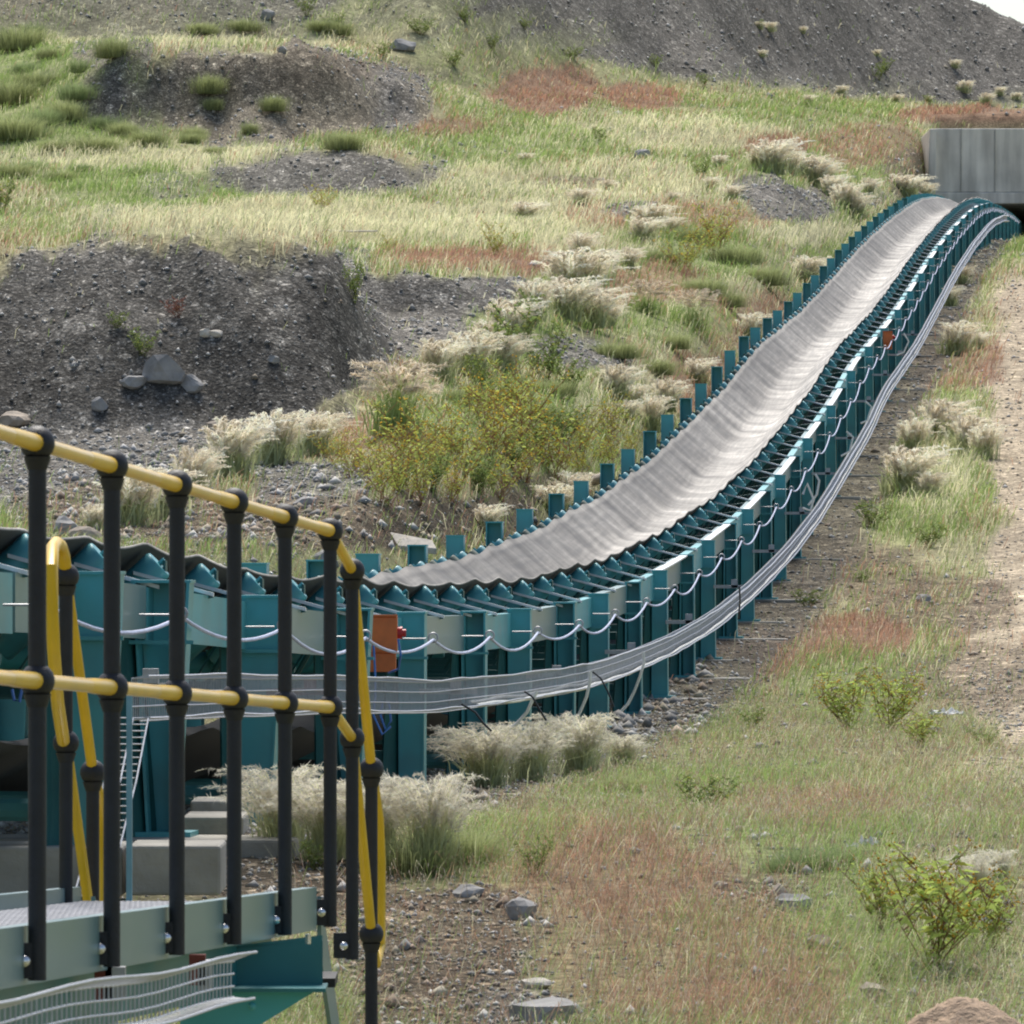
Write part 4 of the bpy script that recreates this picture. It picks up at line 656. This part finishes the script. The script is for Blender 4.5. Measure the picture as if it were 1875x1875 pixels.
sb = MB().hexa([(-.015,-.075,.004),(-.015,-.045,.004),(-.37,-.045,.10),(-.37,-.075,.10),(-.015,-.075,.020),(-.015,-.045,.020),(-.37,-.045,.116),(-.37,-.075,.116)]); M_strut = sb.mesh('strut', STRUT)
stuffv = []; j = 0; d = 24-IS*2
def slope(d): return float(S(d+.5)-S(d-.5))
rest = MB(); cnt = 0
while d < DEND-3:
    M = Matrix.Translation(Vector(L(4.0, d, float(S(d))))) @ Matrix.Rotation(HEAD, 4, 'Z') @ Matrix.Rotation(math.atan(slope(d)), 4, 'X')
    if cnt < 100:
        r_ = bpy.data.objects.new('idler', M_frame); COL.objects.link(r_); r_.parent = conv; r_.matrix_world = M; r_.matrix_parent_inverse = Matrix.Translation(-Vector(CL)); r_.matrix_basis = M
        for mm, nm in ((M_near,'wing_roll'),(M_far,'wing_roll'),(M_mid,'centre_roll'),(M_off,'guide_roll'),(M_strut,'strut')):
            c_ = bpy.data.objects.new(nm, mm); COL.objects.link(c_); c_.parent = r_
    else:
        for mm in (M_near, M_far, M_frame, M_strut):
            nb = len(rest.v); rest.v += [np.array(M @ v.co) for v in mm.vertices]; rest.f += [tuple(nb+i for i in p.vertices) for p in mm.polygons]
    d += IS; cnt += 1
o = ch(rest.build('idler_row', TEAL)); o['kind'] = 'stuff'
# --- legs
i = -4; frames = []
while D0+DS*i < DEND-6:
    d = D0+DS*i+(.12 if i % 2 else -.12) if i > -4 else 25.3; s = float(S(d)); ln = float(leglen(d)); base = s-ln if d > 27 else float(G(d))+.02; alt = i % 2
    fr = MB(); x0 = 0
    M = Matrix.Translation(Vector(L(4.0, d, s))) @ Matrix.Rotation(HEAD, 4, 'Z')
    # cross beam, lower tie
    (fr.box((-WL/2, 0, -.50), (WL-.24, .06, .07)) if d > 34 else 0); (fr.box((-WL/2, 0, base-s+.22), (WL-.24, .05, .05)) if d > 34 else 0)
    fr.tube([(-.16, .0, -.88), (-WL+.16, 0, -.88)], .045, 10)
    f_ = ch(fr.build('support_frame', TEALD)); f_.matrix_basis = M
    big = d < 34
    for side in (0, 1):
        leg = MB(); a = -WL*side; top = (.03 if side == 0 else .33); zb_ = base-s; w = (.15 if d < 50 else .125) if not big else .24; wb = .14 if not big else .12; brc = None
        if side == 0 or d < 170:
            w += .025*side; wb += .02*side
            # face plate, two flanges, and the splayed inner plate
            def tap(x_lo0, x_lo1, x_hi0, x_hi1, y0, y1, z0, z1): leg.hexa([(a+x_lo0,y0,z0),(a+x_lo1,y0,z0),(a+x_lo1,y1,z0),(a+x_lo0,y1,z0),(a+x_hi0,y0,z1),(a+x_hi1,y0,z1),(a+x_hi1,y1,z1),(a+x_hi0,y1,z1)])
            yp = .06 if alt else -.06
            tap(-wb/2, wb/2, -w/2, w/2, yp-.006, yp+.006, zb_, top)                          # web
            tap(wb/2-.012, wb/2, w/2-.012, w/2, -.07 if not alt else -.075, .055 if alt else .07, zb_, top+.002)
            tap(-wb/2, -wb/2+.012, -w/2, -w/2+.012, -.07 if not alt else -.075, .055 if alt else .07, zb_, top+.002)
            leg.box((a, 0, top+.006), (w+.01, .15, .012)); leg.box((a, 0, zb_+.01), (.26, .24, .02))
            leg.box((a+.004, -.085, -.215), (w+.03, .02, .016))
            if side == 0:
                brc = MB().hexa([(a-wb/2-.09,-.20,zb_),(a-wb/2-.08,-.21,zb_),(a-wb/2+.03,.03,zb_),(a-wb/2+.02,.04,zb_),(a-w/2-.045,-.17,top-.04),(a-w/2-.035,-.18,top-.04),(a-w/2+.012,.03,top-.04),(a-w/2+.002,.04,top-.04)])
        else: leg.box((a, 0, (zb_+top)/2), (.12, .12, top-zb_))
        lo = leg.build('leg', TEAL, f_)
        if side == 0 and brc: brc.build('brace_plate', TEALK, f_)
    frames.append((i, d, s, base)); i += 1
# --- stringers
def stringer(side, d0, d1, dz, m):
    mb = MB(); a = 0.0 if side == 0 else WL; sg = 1 if side == 0 else -1; ds = np.arange(d0, d1+.01, (d1-d0)/4)
    cs = [(-.0,-.21),(.012,-.21),(.012,-.0),(.075,0),(.075,.010),(-.0,.010)]
    n = len(cs); st = len(mb.v)
    for d in ds:
        for c, z in cs: mb.v.append(L(4.0+a+sg*(c+.05), d, float(S(d))+z+dz))
    for k in range(len(ds)-1):
        for c in range(n):
            p = st+k*n+c; q_ = st+k*n+(c+1) % n; fcs = (p, q_, q_+n, p+n); mb.f.append(fcs if side else fcs[::-1])
    mb.f.append(tuple(st+c for c in range(n))); mb.f.append(tuple(st+(len(ds)-1)*n+c for c in range(n))[::-1])
    ch(mb.build('stringer', m))
k = -6
while D0+DS*k < DEND-8:
    a, b = D0+DS*k, D0+DS*(k+1)
    stringer(0, a+.03, b-.03, .0 if k % 2 else .006, GREYGREEN if k % 2 == 0 else TEAL)
    if k % 2 == 0:
        stringer(1, a, b+DS-.1, .0, TEALD)
        if D0+DS*k < 50: k += 1; continue
        tp = MB(); dd_ = np.linspace(a+.02, b-.02, 5)
        for p_, q_ in zip(dd_[:-1], dd_[1:]):
            za, zb2 = float(S(p_))+.028, float(S(q_))+.028; tp.hexa([L(3.99,p_,za), L(3.99,q_,zb2), L(4.06,q_,zb2), L(4.06,p_,za), L(3.99,p_,za+.012), L(3.99,q_,zb2+.012), L(4.06,q_,zb2+.012), L(4.06,p_,za+.012)])
        ch(tp.build('top_glare_strip', STRUT))  # white strip added to paint the sun highlight along the stringer top
    k += 1
# --- pull cord with its eyes and rods
cordm = MB(); pts = []; eyes = []
for (i, d, s, base) in frames:
    dd = D0+DS*i-.35
    if dd > 235: break
    eyes.append((i, dd, float(S(dd))-.115))
rp = [0]+[0]
path = []
for (i, d, z), (i2, d2, z2) in zip(eyes[:-1], eyes[1:]):
    if i == -2 and False: continue
    sgf = .085*(1+.2*math.sin(i*2.3)); nseg = 10 if d < 90 else 6
    for t in np.linspace(0, 1, nseg, endpoint=False): path.append(L(3.86, d+(d2-d)*t, z+(z2-z)*t-sgf*4*t*(1-t)))
path.append(L(3.86, eyes[-1][1], eyes[-1][2]))
cord = cordm.tube(path, .0085, 7).build('pull_cord', CORD, None, True); ch(cord); cord['label'] = 'pale blue pull cord hanging in loops along the near side'
for i, d, z in eyes:
    mb = MB(); ring = [L(3.86, d, z)+np.array([.026*math.cos(t), .0, .026*math.sin(t)+.012]) for t in np.linspace(0, 2*math.pi, 11)]; mb.tube(ring, .006, 5); mb.tube([L(3.90, d, z+.006), L(4.03, d, z+.006)], .005, 5); ch(mb.build('cord_eye', GALV, None, True))
# --- pull switches
def switchbox(u, D, lat, label, big=True):
    z = float(S(D)); p = L(lat, D, 0); r = tag(empty('pull_switch', tuple(L(lat, D, z-.2))), label, 'pull switch', 'pull switches along the conveyor')
    def cc(o): o.parent = r; o.matrix_parent_inverse = Matrix.Translation(-Vector(r.location)); return o
    cc(MB().box(L(lat, D, z-.085), (.155,.12,.185)).build('housing', ORANGE, bevel=.006)); cc(MB().box(L(lat, D, z-.235), (.14,.10,.10)).box(L(lat,D,z-.18),(.15,.12,.008)).build('mounting_plate', ORANGE, bevel=.004))
    cc(MB().box(L(lat, D-.06, z+.012), (.17,.03,.01)).build('lid', ORANGE)); cc(MB().tube([L(lat-.075, D-.02, z-.08), L(lat-.105, D-.02, z-.08)], [.03,.034], 12).tube([L(lat-.105, D-.02, z-.08), L(lat-.125, D-.02, z-.08)], .02, 12).build('button', RED, None, True))
    return r
switchbox(698, 34.6, 3.93, 'orange pull switch box with red button beside the foremost clear leg')
switchbox(1625, 107.5, 3.93, 'small orange pull switch box high up the slope')
sh = tag(MB().tube([L(4.0,34.4,-.51), L(3.98,34.3,-.53)], .016, 10).ball(L(3.99,34.2,-.545), .022).tube([L(3.99,34.2,-.55), L(4.0,34.2,-.62)], [.018,.012], 8).build('rope_clamp', PAPER, None, True), 'white rope clamp hanging in front of the orange switch box', 'rope clamp')
for lab, pth in (('upper blue hose from the white clamp down behind the handrail', [P(684,1180,34.0),P(686,1215,34),P(688,1260,34),P(684,1310,34),P(700,1345,34),P(716,1330,34)]), ('blue hose loop right of the orange box', [P(729,1170,34.2),P(734,1200,34.2),P(730,1225,34.3),P(712,1232,34.4)]), ('lower blue hose hanging in a loop under the cable tray', [P(712,1285,33.8),P(716,1320,33.8),P(706,1336,33.8),P(697,1310,33.8),P(700,1285,33.8)]), ('blue hose loop at the left edge below the rail', [P(22,1262,24),P(26,1282,24),P(36,1285,24),P(40,1262,24)])):
    tag(MB().tube(pth, .006, 7).build('blue_hose', BLUE, None, True), lab, 'hose')
# --- wire mesh cable tray
def wob_(d): return .018*float(fbm(np.array([d*.32]), np.array([3.3]), 3, 8)[0])
def tray(lat, da, db, ztop, h, label, flange=.06, r=.0028, step=.045, grow=True, amp=.005):
    mb = MB(); fl = flange
    def zt(d): return ztop(d)+wob_(d)
    cs = [(-fl, .012), (0, .0), (0, -h*.33), (0, -h*.68), (0, -h), (-fl*.5, -h-.004), (-fl*1.1, -h+.012)]      # negative = towards the camera side
    ds = np.arange(da, db, .35)
    for j, (a, z) in enumerate(cs):
        rr = r*(1.35 if j in (0, 6) else 1.0); mb.tube([L(lat+a, d, zt(d)+z+ (.012*float(fbm(np.array([d*.9]), np.array([j*3.]), 2, 9)[0]) if j in (0,6) else 0)) for d in ds], [rr*max(1, d/34) for d in ds], 4)
    d = da
    while d < db:
        rr = r*max(1, d/36)*.8
        mb.tube([L(lat+a, d, zt(d)+z) for a, z in (cs[0], cs[1], cs[4], cs[6])], rr, 3, False); d += step*max(1, d/30)
    return mb
tr = empty('cable_tray', tuple(L(3.6, 24, -.7))); tag(tr, 'long galvanised wire mesh cable tray following the near legs uphill', 'cable tray')
def trc(o): o.parent = tr; o.matrix_parent_inverse = Matrix.Translation(-Vector(tr.location)); return o
zt1 = lambda d: float(S(d))-.335-.03*(1-float(ss(np.array(d), 24, 36)))
trc(tray(3.6, 23.7, 196, zt1, .15, '').build('tray', WIRE))
lin = MB(); ds = np.arange(36, 196, .5)
for k_, (a, zo, rr) in enumerate(((.012, -.125, .010), (-.03,-.143,.010))):
    lin.tube([L(3.6+a, d, zt1(d)+zo+wob_(d)+.008*math.sin(d*2.2+k_*2)*math.sin(d*.7)) for d in ds], rr, 6)
trc(lin.build('cable_bundle', WCABLE, None, True))
# perforated back sheet (the tray reads nearly opaque uphill of the switch)
bs = MB(); ds = np.arange(44, 196, .4); m0 = 0
for d in ds:
    w_ = wob_(d); bs.v.append(L(3.625, d, zt1(d)-.01+w_)); bs.v.append(L(3.625, d, zt1(d)-.145+w_))
for k_ in range(len(ds)-1): bs.f.append((2*k_, 2*k_+1, 2*k_+3, 2*k_+2))
trc(bs.build('back_sheet', mat('dull_zinc_sheet', (.60,.61,.62), .5, .1, nscale=4, namt=.12)))
# bent-down start of the tray
lad = MB(); top = L(3.6, 23.7, zt1(23.7)); bot = P(147, 1640, 21.5)
for o_ in (np.array([-.02,0,0]), np.array([.035,0,0]), np.array([.09,0,0])): lad.tube([top+o_+np.array([-.03,0,-.15]), top*.5+bot*.5+o_+np.array([.01,0,.0]), bot+o_], .003, 4)
for t in np.linspace(0, 1, 26): q_ = (top+np.array([-.03,0,-.15]))*(1-t)+bot*t; lad.tube([q_+np.array([-.02,0,0]), q_+np.array([.09,0,0])], .0025, 4)
tag(lad.build('drop_ladder', WIRE), 'narrow wire mesh drop running down from the tray to the walkway', 'cable ladder')
for lab, m_, pth, r_ in (('foremost white cable dangling from the tray', WCABLE, [(983,1252),(975,1268),(965,1290),(945,1312),(925,1325),(905,1330)], .0105), ('second white cable dangling from the tray', WCABLE, [(1081,1216),(1080,1235),(1074,1262),(1062,1290),(1045,1322)], .0105), ('third white cable dangling from the tray', WCABLE, [(1178,1180),(1179,1200),(1172,1225),(1160,1255),(1150,1275),(1138,1288)], .0105),
    ('foremost black cable curving below the tray', KCABLE, [(845,1275),(870,1290),(885,1310),(900,1325)], .006), ('second black cable curving below the tray', KCABLE, [(960,1252),(975,1262),(985,1280),(1000,1305)], .006), ('third black cable curving below the tray', KCABLE, [(1085,1216),(1100,1228),(1112,1250),(1124,1280)], .006), ('black cable hanging from the tray further uphill', KCABLE, [(1354,1060),(1355,1085),(1352,1120)], .008)):
    D_ = 3.5*F/(VX-pth[0][0]); tag(MB().tube([P(u_, y_+14, D_) for k_, (u_, y_) in enumerate(pth)], r_, 7).build('hanging_cable', m_, None, True), lab, 'cable', 'cables hanging from the tray')
lps = [((1470,905),(1478,885),(1490,915),(1484,935),(1470,930)), ((1493,868),(1500,880),(1496,905),(1480,925)), ((1550,790),(1562,800),(1556,826),(1540,835)), ((1585,735),(1596,745),(1588,770),(1576,775)), ((1655,610),(1664,625),(1655,645),(1642,650))]
for k_, pth in enumerate(lps):
    D_ = 3.5*F/(VX-pth[0][0]); tag(MB().tube([P(u_, y_, D_) for u_, y_ in pth], .014, 6).build('hanging_cable', WCABLE, None, True), 'short pale cable loop out of the uphill tray, '+ordn(k_+1)+' going up', 'cable', 'cable loops on the uphill tray')
# tray brackets
for (i, d, s, base) in frames:
    if d < 120 and i % 2 == 0: trc(MB().box(L(3.78, d-.2, s-.40), (.32,.04,.03)).box(L(3.74, d-.2, s-.37), (.06,.04,.08)).build('bracket', RUST if i == -2 else GALV))
# sleepers
sl = [f for f in frames if f[1] < 215]
for k_, (i, d, s, base) in enumerate(sl):
    r = random.Random(i); wd = .42 if d > 27 else .5
    mb = MB(); x0 = 3.42 if i % 2 else 3.6; c = L((x0+6.05)/2, d, base-.075); mb.box(c, (6.05-x0, wd, .15), HEAD); o = mb.build('concrete_sleeper', CONC, bevel=.015)
    tag(o, 'grey concrete sleeper under the conveyor legs, '+ordn(k_+1)+' from the left', 'sleeper', 'sleepers under the conveyor')
pl = [tag(MB().box(P(325, 1588, 25.2), (.355,.5,.19)).build('concrete_plinth', CONC, bevel=.012), 'pale concrete block under the big tapered leg', 'concrete block'), tag(MB().box(P(90, 1590, 25.3), (.60,.5,.19)).build('concrete_plinth', CONC, bevel=.012), 'long concrete block behind the two yellow loops', 'concrete block'),
      tag(MB().box(P(395, 1508, 27.8), (.26,.6,.08)).box(P(400,1475,28.5),(.22,.5,.06)).build('concrete_step', CONC, bevel=.01), 'stepped concrete pads behind the tapered leg', 'concrete pad')]

# ================================================================== WALKWAY
LW = 2.29; LF = 3.0
wk = tag(empty('access_walkway', (-1.2, 17, -1.7)), 'raised walkway with black posts, yellow handrails and steep stair at the left', 'walkway'); WKL = np.array(wk.location)
def wc(o, par=None):
    if par is None: o.parent = wk; o.matrix_parent_inverse = Matrix.Translation(-Vector(WKL))
    else: o.parent = par
    return o
def wz(d): return -.78-.0358*(d-13.3)        # top of toe plate
def zr(d): return .216-.034*(d-13.77)        # hand rail
def zm(d): return -.283-.0355*(d-13.77)
def channel(lat, da, db, h, m, name, dz=0, thick=.01, lip=.03, sgn=1):
    mb = MB()
    a = [(da, wz(da)+dz), (db, wz(db)+dz)]; 
    def seg(l0, l1, z0, z1): mb.hexa([L(l0, da, a[0][1]+z0), L(l1, da, a[0][1]+z0), L(l1, db, a[1][1]+z0), L(l0, db, a[1][1]+z0), L(l0, da, a[0][1]+z1), L(l1, da, a[0][1]+z1), L(l1, db, a[1][1]+z1), L(l0, db, a[1][1]+z1)])
    seg(lat, lat+thick, -h, 0); seg(lat+thick+.0005, lat+thick+lip, -.008, -.0005); seg(lat+thick+.0005, lat+thick+lip, -h+.0005, -h+.008)
    return wc(mb.build(name, m))
channel(LW+.025, 10.5, 16.05, .125, GREYGREEN, 'toe_plate'); channel(LW+.025, 16.07, 18.72, .122, GREYGREEN, 'toe_plate'); channel(LF, 10.5, 18.8, .125, GREYGREEN, 'toe_plate')
gr = MB(); 
for lt in np.arange(LW+.06, LF-.01, .03): gr.hexa([L(lt,10.5,wz(10.5)-.07), L(lt+.005,10.5,wz(10.5)-.07), L(lt+.005,18.8,wz(18.8)-.07), L(lt,18.8,wz(18.8)-.07), L(lt,10.5,wz(10.5)-.04), L(lt+.005,10.5,wz(10.5)-.04), L(lt+.005,18.8,wz(18.8)-.04), L(lt,18.8,wz(18.8)-.04)])
for d in np.arange(10.5, 18.8, .1): gr.tube([L(LW+.05,d,wz(d)-.043), L(LF-.01,d,wz(d)-.043)], .004, 4)
wc(gr.build('floor_grating', GALV))
# longitudinal teal beam and its end, lower bracket
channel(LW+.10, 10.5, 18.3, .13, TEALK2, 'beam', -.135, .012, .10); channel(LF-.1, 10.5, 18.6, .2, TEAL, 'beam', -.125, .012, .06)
wc(MB().hexa([P(400,1738,17.6), P(590,1722,17.6), P(592,1722,17.9), P(402,1738,17.9), P(400,1735,17.6)*[1,1,1], P(590,1712,17.6), P(592,1712,17.9), P(402,1735,17.9)]).hexa([P(330,1810,17.6), P(591,1802,17.6), P(591,1802,17.75), P(330,1810,17.75), P(330,1742,17.6), P(591,1722,17.6), P(591,1722,17.75), P(330,1742,17.75)])
   .box(P(465,1808,17.55), (.39,.22,.010)).build('end_beam', TEALK2))
wc(MB().hexa([P(330,1930,17.5), P(470,1880,17.5), P(470,1880,17.6), P(330,1930,17.6), P(330,1812,17.5), P(588,1808,17.5), P(588,1808,17.6), P(330,1812,17.6)]).ball(P(462,1842,17.46), .012, 10).build('gusset', TEAL))
wc(MB().box(P(600,1793,18.2), (.05,.3,.025)).build('bracket', BLACK))
for u_, y_, w_, m_ in ((212,1800,.045,GALV),(190,1800,.04,RUST),(362,1775,.04,RUST),(376,1785,.03,GALV),(25,1850,.05,RUST)): wc(MB().box(P(u_,y_,14.9 if u_ < 300 else 16.2), (w_,.04,.075)).build('bracket', m_))
for u_, y_ in ((316,1768),(564,1718)): wc(MB().tube([P(u_,y_-8,17.3), P(u_,y_+10,17.3)], .008, 8).build('bolt', BOLT, None, True))
pm = MB(); H0 = 0
def post(lat, d, ztop, zmid, zbot, plate=True, name='post'):
    o = MB()
    # slightly flattened tube
    p = L(lat, d, 0); x, y_ = p[0], p[1]; rp_ = .0195; k = 14; vs_ = []
    o.tube([(x, y_, zbot-.03), (x, y_, ztop-.02)], rp_, k)
    po = wc(o.build(name, BLACK, None, True))
    for z in (ztop, zmid):
        if z is None: continue
        b = MB().ball((x, y_, z), .0375, 18).tube([(x, y_, z-.055), (x, y_, z-.028)], [.021, .030], 14, False); bb = b.build('ball_joint', BLACK, None, True); bb.parent = po
    if plate:
        b = MB().box((x-.032, y_-.012, zbot+.012), (.046, .012, .075)).build('foot_plate', BLACK, po); 
        b = MB().ball((x-.024, y_-.035, zbot+.012), .0125, 12, (1,.7,1)).tube([(x-.024,y_-.03,zbot+.012),(x-.024,y_+.02,zbot+.012)], .007, 8).build('bolt', BOLT, po, True)
    return po
pd = [13.77+1.012*k for k in range(6)]
for d in pd: post(LW, d, zr(d), zm(d), wz(d)-.085)
def rail(pts, name='handrail', m=YELF, r=.0155): return wc(MB().tube(pts, r, 14).build(name, m, None, True))
rail([L(LW, 10.0, zr(10.0)), L(LW, pd[-1], zr(pd[-1]))]); rail([L(LW, 10.0, zm(10.0)), L(LW, pd[-1], zm(pd[-1]))], 'mid_rail')
# yellow sleeves just left of each ball
for d in pd:
    for zf in (zr, zm): wc(MB().tube([L(LW, d-.34, zf(d-.34)), L(LW, d-.26, zf(d-.26)), L(LW, d-.02, zf(d-.02))], [.0158,.0175,.0185], 14).build('sleeve', YEL, None, True))
def U(u, lat): return lat*F/(VX-u)
def PL_(u, y, lat): return P(u, y, U(u, lat))
d7 = U(645, LW); d8 = U(680, LW)
z7 = (HY-1045)*d7/F; z7m = (HY-1352)*d7/F; z8 = (HY-1408)*d8/F; z8m = (HY-1710)*d8/F
post(LW, d7, z7, z7m, (HY-1738)*d7/F); post(LW, d8, z8, z8m, -2.0, False)
rail([L(LW, pd[-1], zr(pd[-1])), L(LW, d7, z7)], 'handrail', YEL, .0155); rail([L(LW, pd[-1], zm(pd[-1])), L(LW, d7, z7m)], 'mid_rail', YEL, .0155)
rail([L(LW, d7, z7), L(LW, d8, z8)], 'stair_rail', YEL, .0155); rail([L(LW, d7, z7m), L(LW, d8, z8m)], 'stair_rail', YEL, .0155)
def loop(lat, d, zt, zb, sgn, r=.0155):
    """closed end joining the upper and the lower rail"""
    pts = []; h = zt-zb
    for t in np.linspace(0, math.pi, 15): pts.append(L(lat, d+sgn*(.14*math.sin(t)**.8), zb+h/2+math.copysign(abs(math.cos(t))**.6, math.cos(t))*h/2))
    return pts
ex = .20
rail([L(LW,d8,z8), L(LW,d8+.10,z8-.06), L(LW,d8+.22,z8-.16), L(LW,d8+.27,z8-.30), L(LW,d8+.26,z8m-.05), L(LW,d8+.14,z8m-.10), L(LW,d8,z8m)], 'loop_end', YEL, .0135)
# far side of the walkway stair
e7 = U(121, LF); e8 = U(170, LF); q7 = (HY-1055)*e7/F; q7m = (HY-1360)*e7/F; q8 = (HY-1414)*e8/F; q8m = (HY-1712)*e8/F
post(LF, e7, q7, q7m, (HY-1690)*e7/F, False); post(LF, e8, q8, q8m, -2.0, False)
lp = [PL_(121,1052,LF), PL_(117,1020,LF), PL_(111,1000,LF), PL_(103,994,LF-.02), PL_(96,1004,LF-.05), PL_(94,1040,LF-.07), PL_(95,1120,LF-.07), PL_(99,1200,LF-.06), PL_(106,1290,LF-.03), PL_(116,1356,LF)]
wc(MB().tube(lp, .0185, 14).build('loop_end', YEL, None, True))
rail([L(LF,e7,q7), L(LF,e8,q8)], 'stair_rail', YEL, .0155); rail([L(LF,e7,q7m), L(LF,e8,q8m)], 'stair_rail', YEL, .0155)
rail([L(LF,e8,q8), L(LF,e8+.10,q8-.06), L(LF,e8+.19,q8-.16), L(LF,e8+.22,q8-.30), L(LF,e8+.2,q8m-.03), L(LF,e8+.1,q8m-.08), L(LF,e8,q8m)], 'loop_end', YEL, .0155)
# stair strings and treads
def string_(lat):
    a = L(lat, 18.85, wz(18.8)-.03); b = L(lat, 20.0, -2.05); w = np.array([.012,0,0]); h = np.array([0,0,-.17]); return wc(MB().hexa([a+h, a+w+h, b+w+h, b+h, a, a+w, b+w, b]).build('stair_stringer', GREYGREEN))
string_(LW+.04); string_(LF-.02)
for k in range(4):
    t = (k+1)/5; d = 18.85+1.15*t; z = wz(18.8)-.07-(2.05-.97)*t; wc(MB().box(L((LW+LF)/2, d, z), (LF-LW-.1,.2,.03)).build('tread', GALV))
# blue-grey upright behind
tag(MB().box(P(237,1455,20.8), (.018,.03,.70)).box(P(237,1655,20.8), (.09,.06,.01)).build('upright_post', mat('pale_blue_steel', (.16,.33,.42), .45)), 'thin pale blue upright standing behind the second black post', 'post')
# near cable tray, cut by the lower left corner
def near_tray():
    mb = MB(); lat = 2.12; da, db = 11.6, U(428, 2.12); zt = lambda d: -.86-.038*(d-12.2); h = .085
    cs = [(-.05,.02),(0,.0),(0,-h*.35),(0,-h*.7),(0,-h),(-.045,-h-.005)]
    ds = np.linspace(da, db, 14)
    for j, (a, z) in enumerate(cs): mb.tube([L(lat+a, d+(.03 if j in (0,5) and d == db else 0), zt(d)+z+.006*math.sin(d*3)) for d in ds], .0036 if j in (0,5) else .0028, 6)
    for d in np.arange(da, db, .06): mb.tube([L(lat+a, d, zt(d)+z+.006*math.sin(d*3)) for a, z in (cs[0],cs[1],cs[4],cs[5])], .0022, 4, False)
    return mb
tag(near_tray().build('cable_tray', WIRE), 'wire mesh cable tray under the walkway in the lower left corner', 'cable tray')

# ================================================================== UNDERPASS
pr = tag(empty('concrete_underpass', tuple(P(1800, 400, 240))), 'grey rain streaked concrete underpass portal at upper right', 'underpass'); PRL = np.array(pr.location)
def pc(o): o.parent = pr; o.matrix_parent_inverse = Matrix.Translation(-Vector(PRL)); return o
Dp = 240
def blk(u0, u1, y0, y1, d0, d1, name, skew=0):
    a = P(u0, y1, Dp); b = P(u1, y0, Dp); return pc(MB().hexa([(a[0]-skew, d0, a[2]), (b[0], d0, a[2]), (b[0], d1, a[2]), (a[0]-skew, d1, a[2]), (a[0], d0, b[2]), (b[0], d0, b[2]), (b[0], d1, b[2]), (a[0], d1, b[2])]).build(name, WALL, bevel=.04))
o = blk(1712, 2400, 235, 352, 240, 262, 'head_wall'); blk(1712, 2400, 352.3, 373, 239.9, 262, 'soffit_beam'); blk(1703, 1757, 373.3, 520, 240, 262, 'abutment'); blk(2100, 2400, 373.3, 520, 240, 262, 'abutment')
blk(1700, 1711.7, 238, 480, 239.2, 254, 'wing_wall', .15); blk(1757, 2100, 373.3, 520, 262.2, 263, 'back_wall')

for k_ in range(9):
    xj = P(1760+k_*62, 300, Dp)[0]; pc(MB().box((xj, 239.97, float(P(0, 294, Dp)[2])), (.014, .05, float(P(0,236,Dp)[2]-P(0,351,Dp)[2]))).build('formwork_joint', CONC))
# ================================================================== LIGHT, SKY, CAMERA
w = bpy.data.worlds.new('World'); SC.world = w; w.use_nodes = True; nt = w.node_tree; bg = nt.nodes['Background']
sky = nt.nodes.new('ShaderNodeTexSky'); sky.sky_type = 'NISHITA'; sky.sun_disc = False
EL, AZ = math.radians(56), math.radians(-4)      # sun high, beyond and to the left
sky.sun_elevation = EL; sky.sun_rotation = AZ; sky.air_density = 1.0; sky.dust_density = 2.0; sky.ozone_density = .8
nt.links.new(sky.outputs[0], bg.inputs[0]); bg.inputs[1].default_value = .15
sd = bpy.data.lights.new('sun', 'SUN'); sd.energy = 4.7; sd.angle = math.radians(32); sd.color = (1, .96, .89); so = bpy.data.objects.new('sun', sd); COL.objects.link(so)
dirv = Vector((math.sin(AZ)*math.cos(EL), math.cos(AZ)*math.cos(EL), math.sin(EL))); so.rotation_euler = dirv.to_track_quat('Z', 'Y').to_euler(); so.location = (0, 0, 50)
cd = bpy.data.cameras.new('camera'); cam = bpy.data.objects.new('camera', cd); COL.objects.link(cam); SC.camera = cam
cd.sensor_width = 36; cd.sensor_fit = 'HORIZONTAL'; cd.lens = F/1875*36; cd.clip_start = .5; cd.clip_end = 12000
cam.location = (0, 0, 0); cam.rotation_euler = (math.pi/2+math.atan((HY-937.5)/F), 0, 0)
cd.dof.use_dof = True; cd.dof.focus_distance = 48; cd.dof.aperture_fstop = 38
SC.render.engine = 'CYCLES'; SC.render.resolution_x = 1024; SC.render.resolution_y = 1024
SC.view_settings.view_transform = 'Standard'; SC.view_settings.look = 'None'; SC.view_settings.exposure = 0
SC.cycles.filter_width = 2.0; SC.cycles.max_bounces = 6; SC.cycles.transmission_bounces = 3
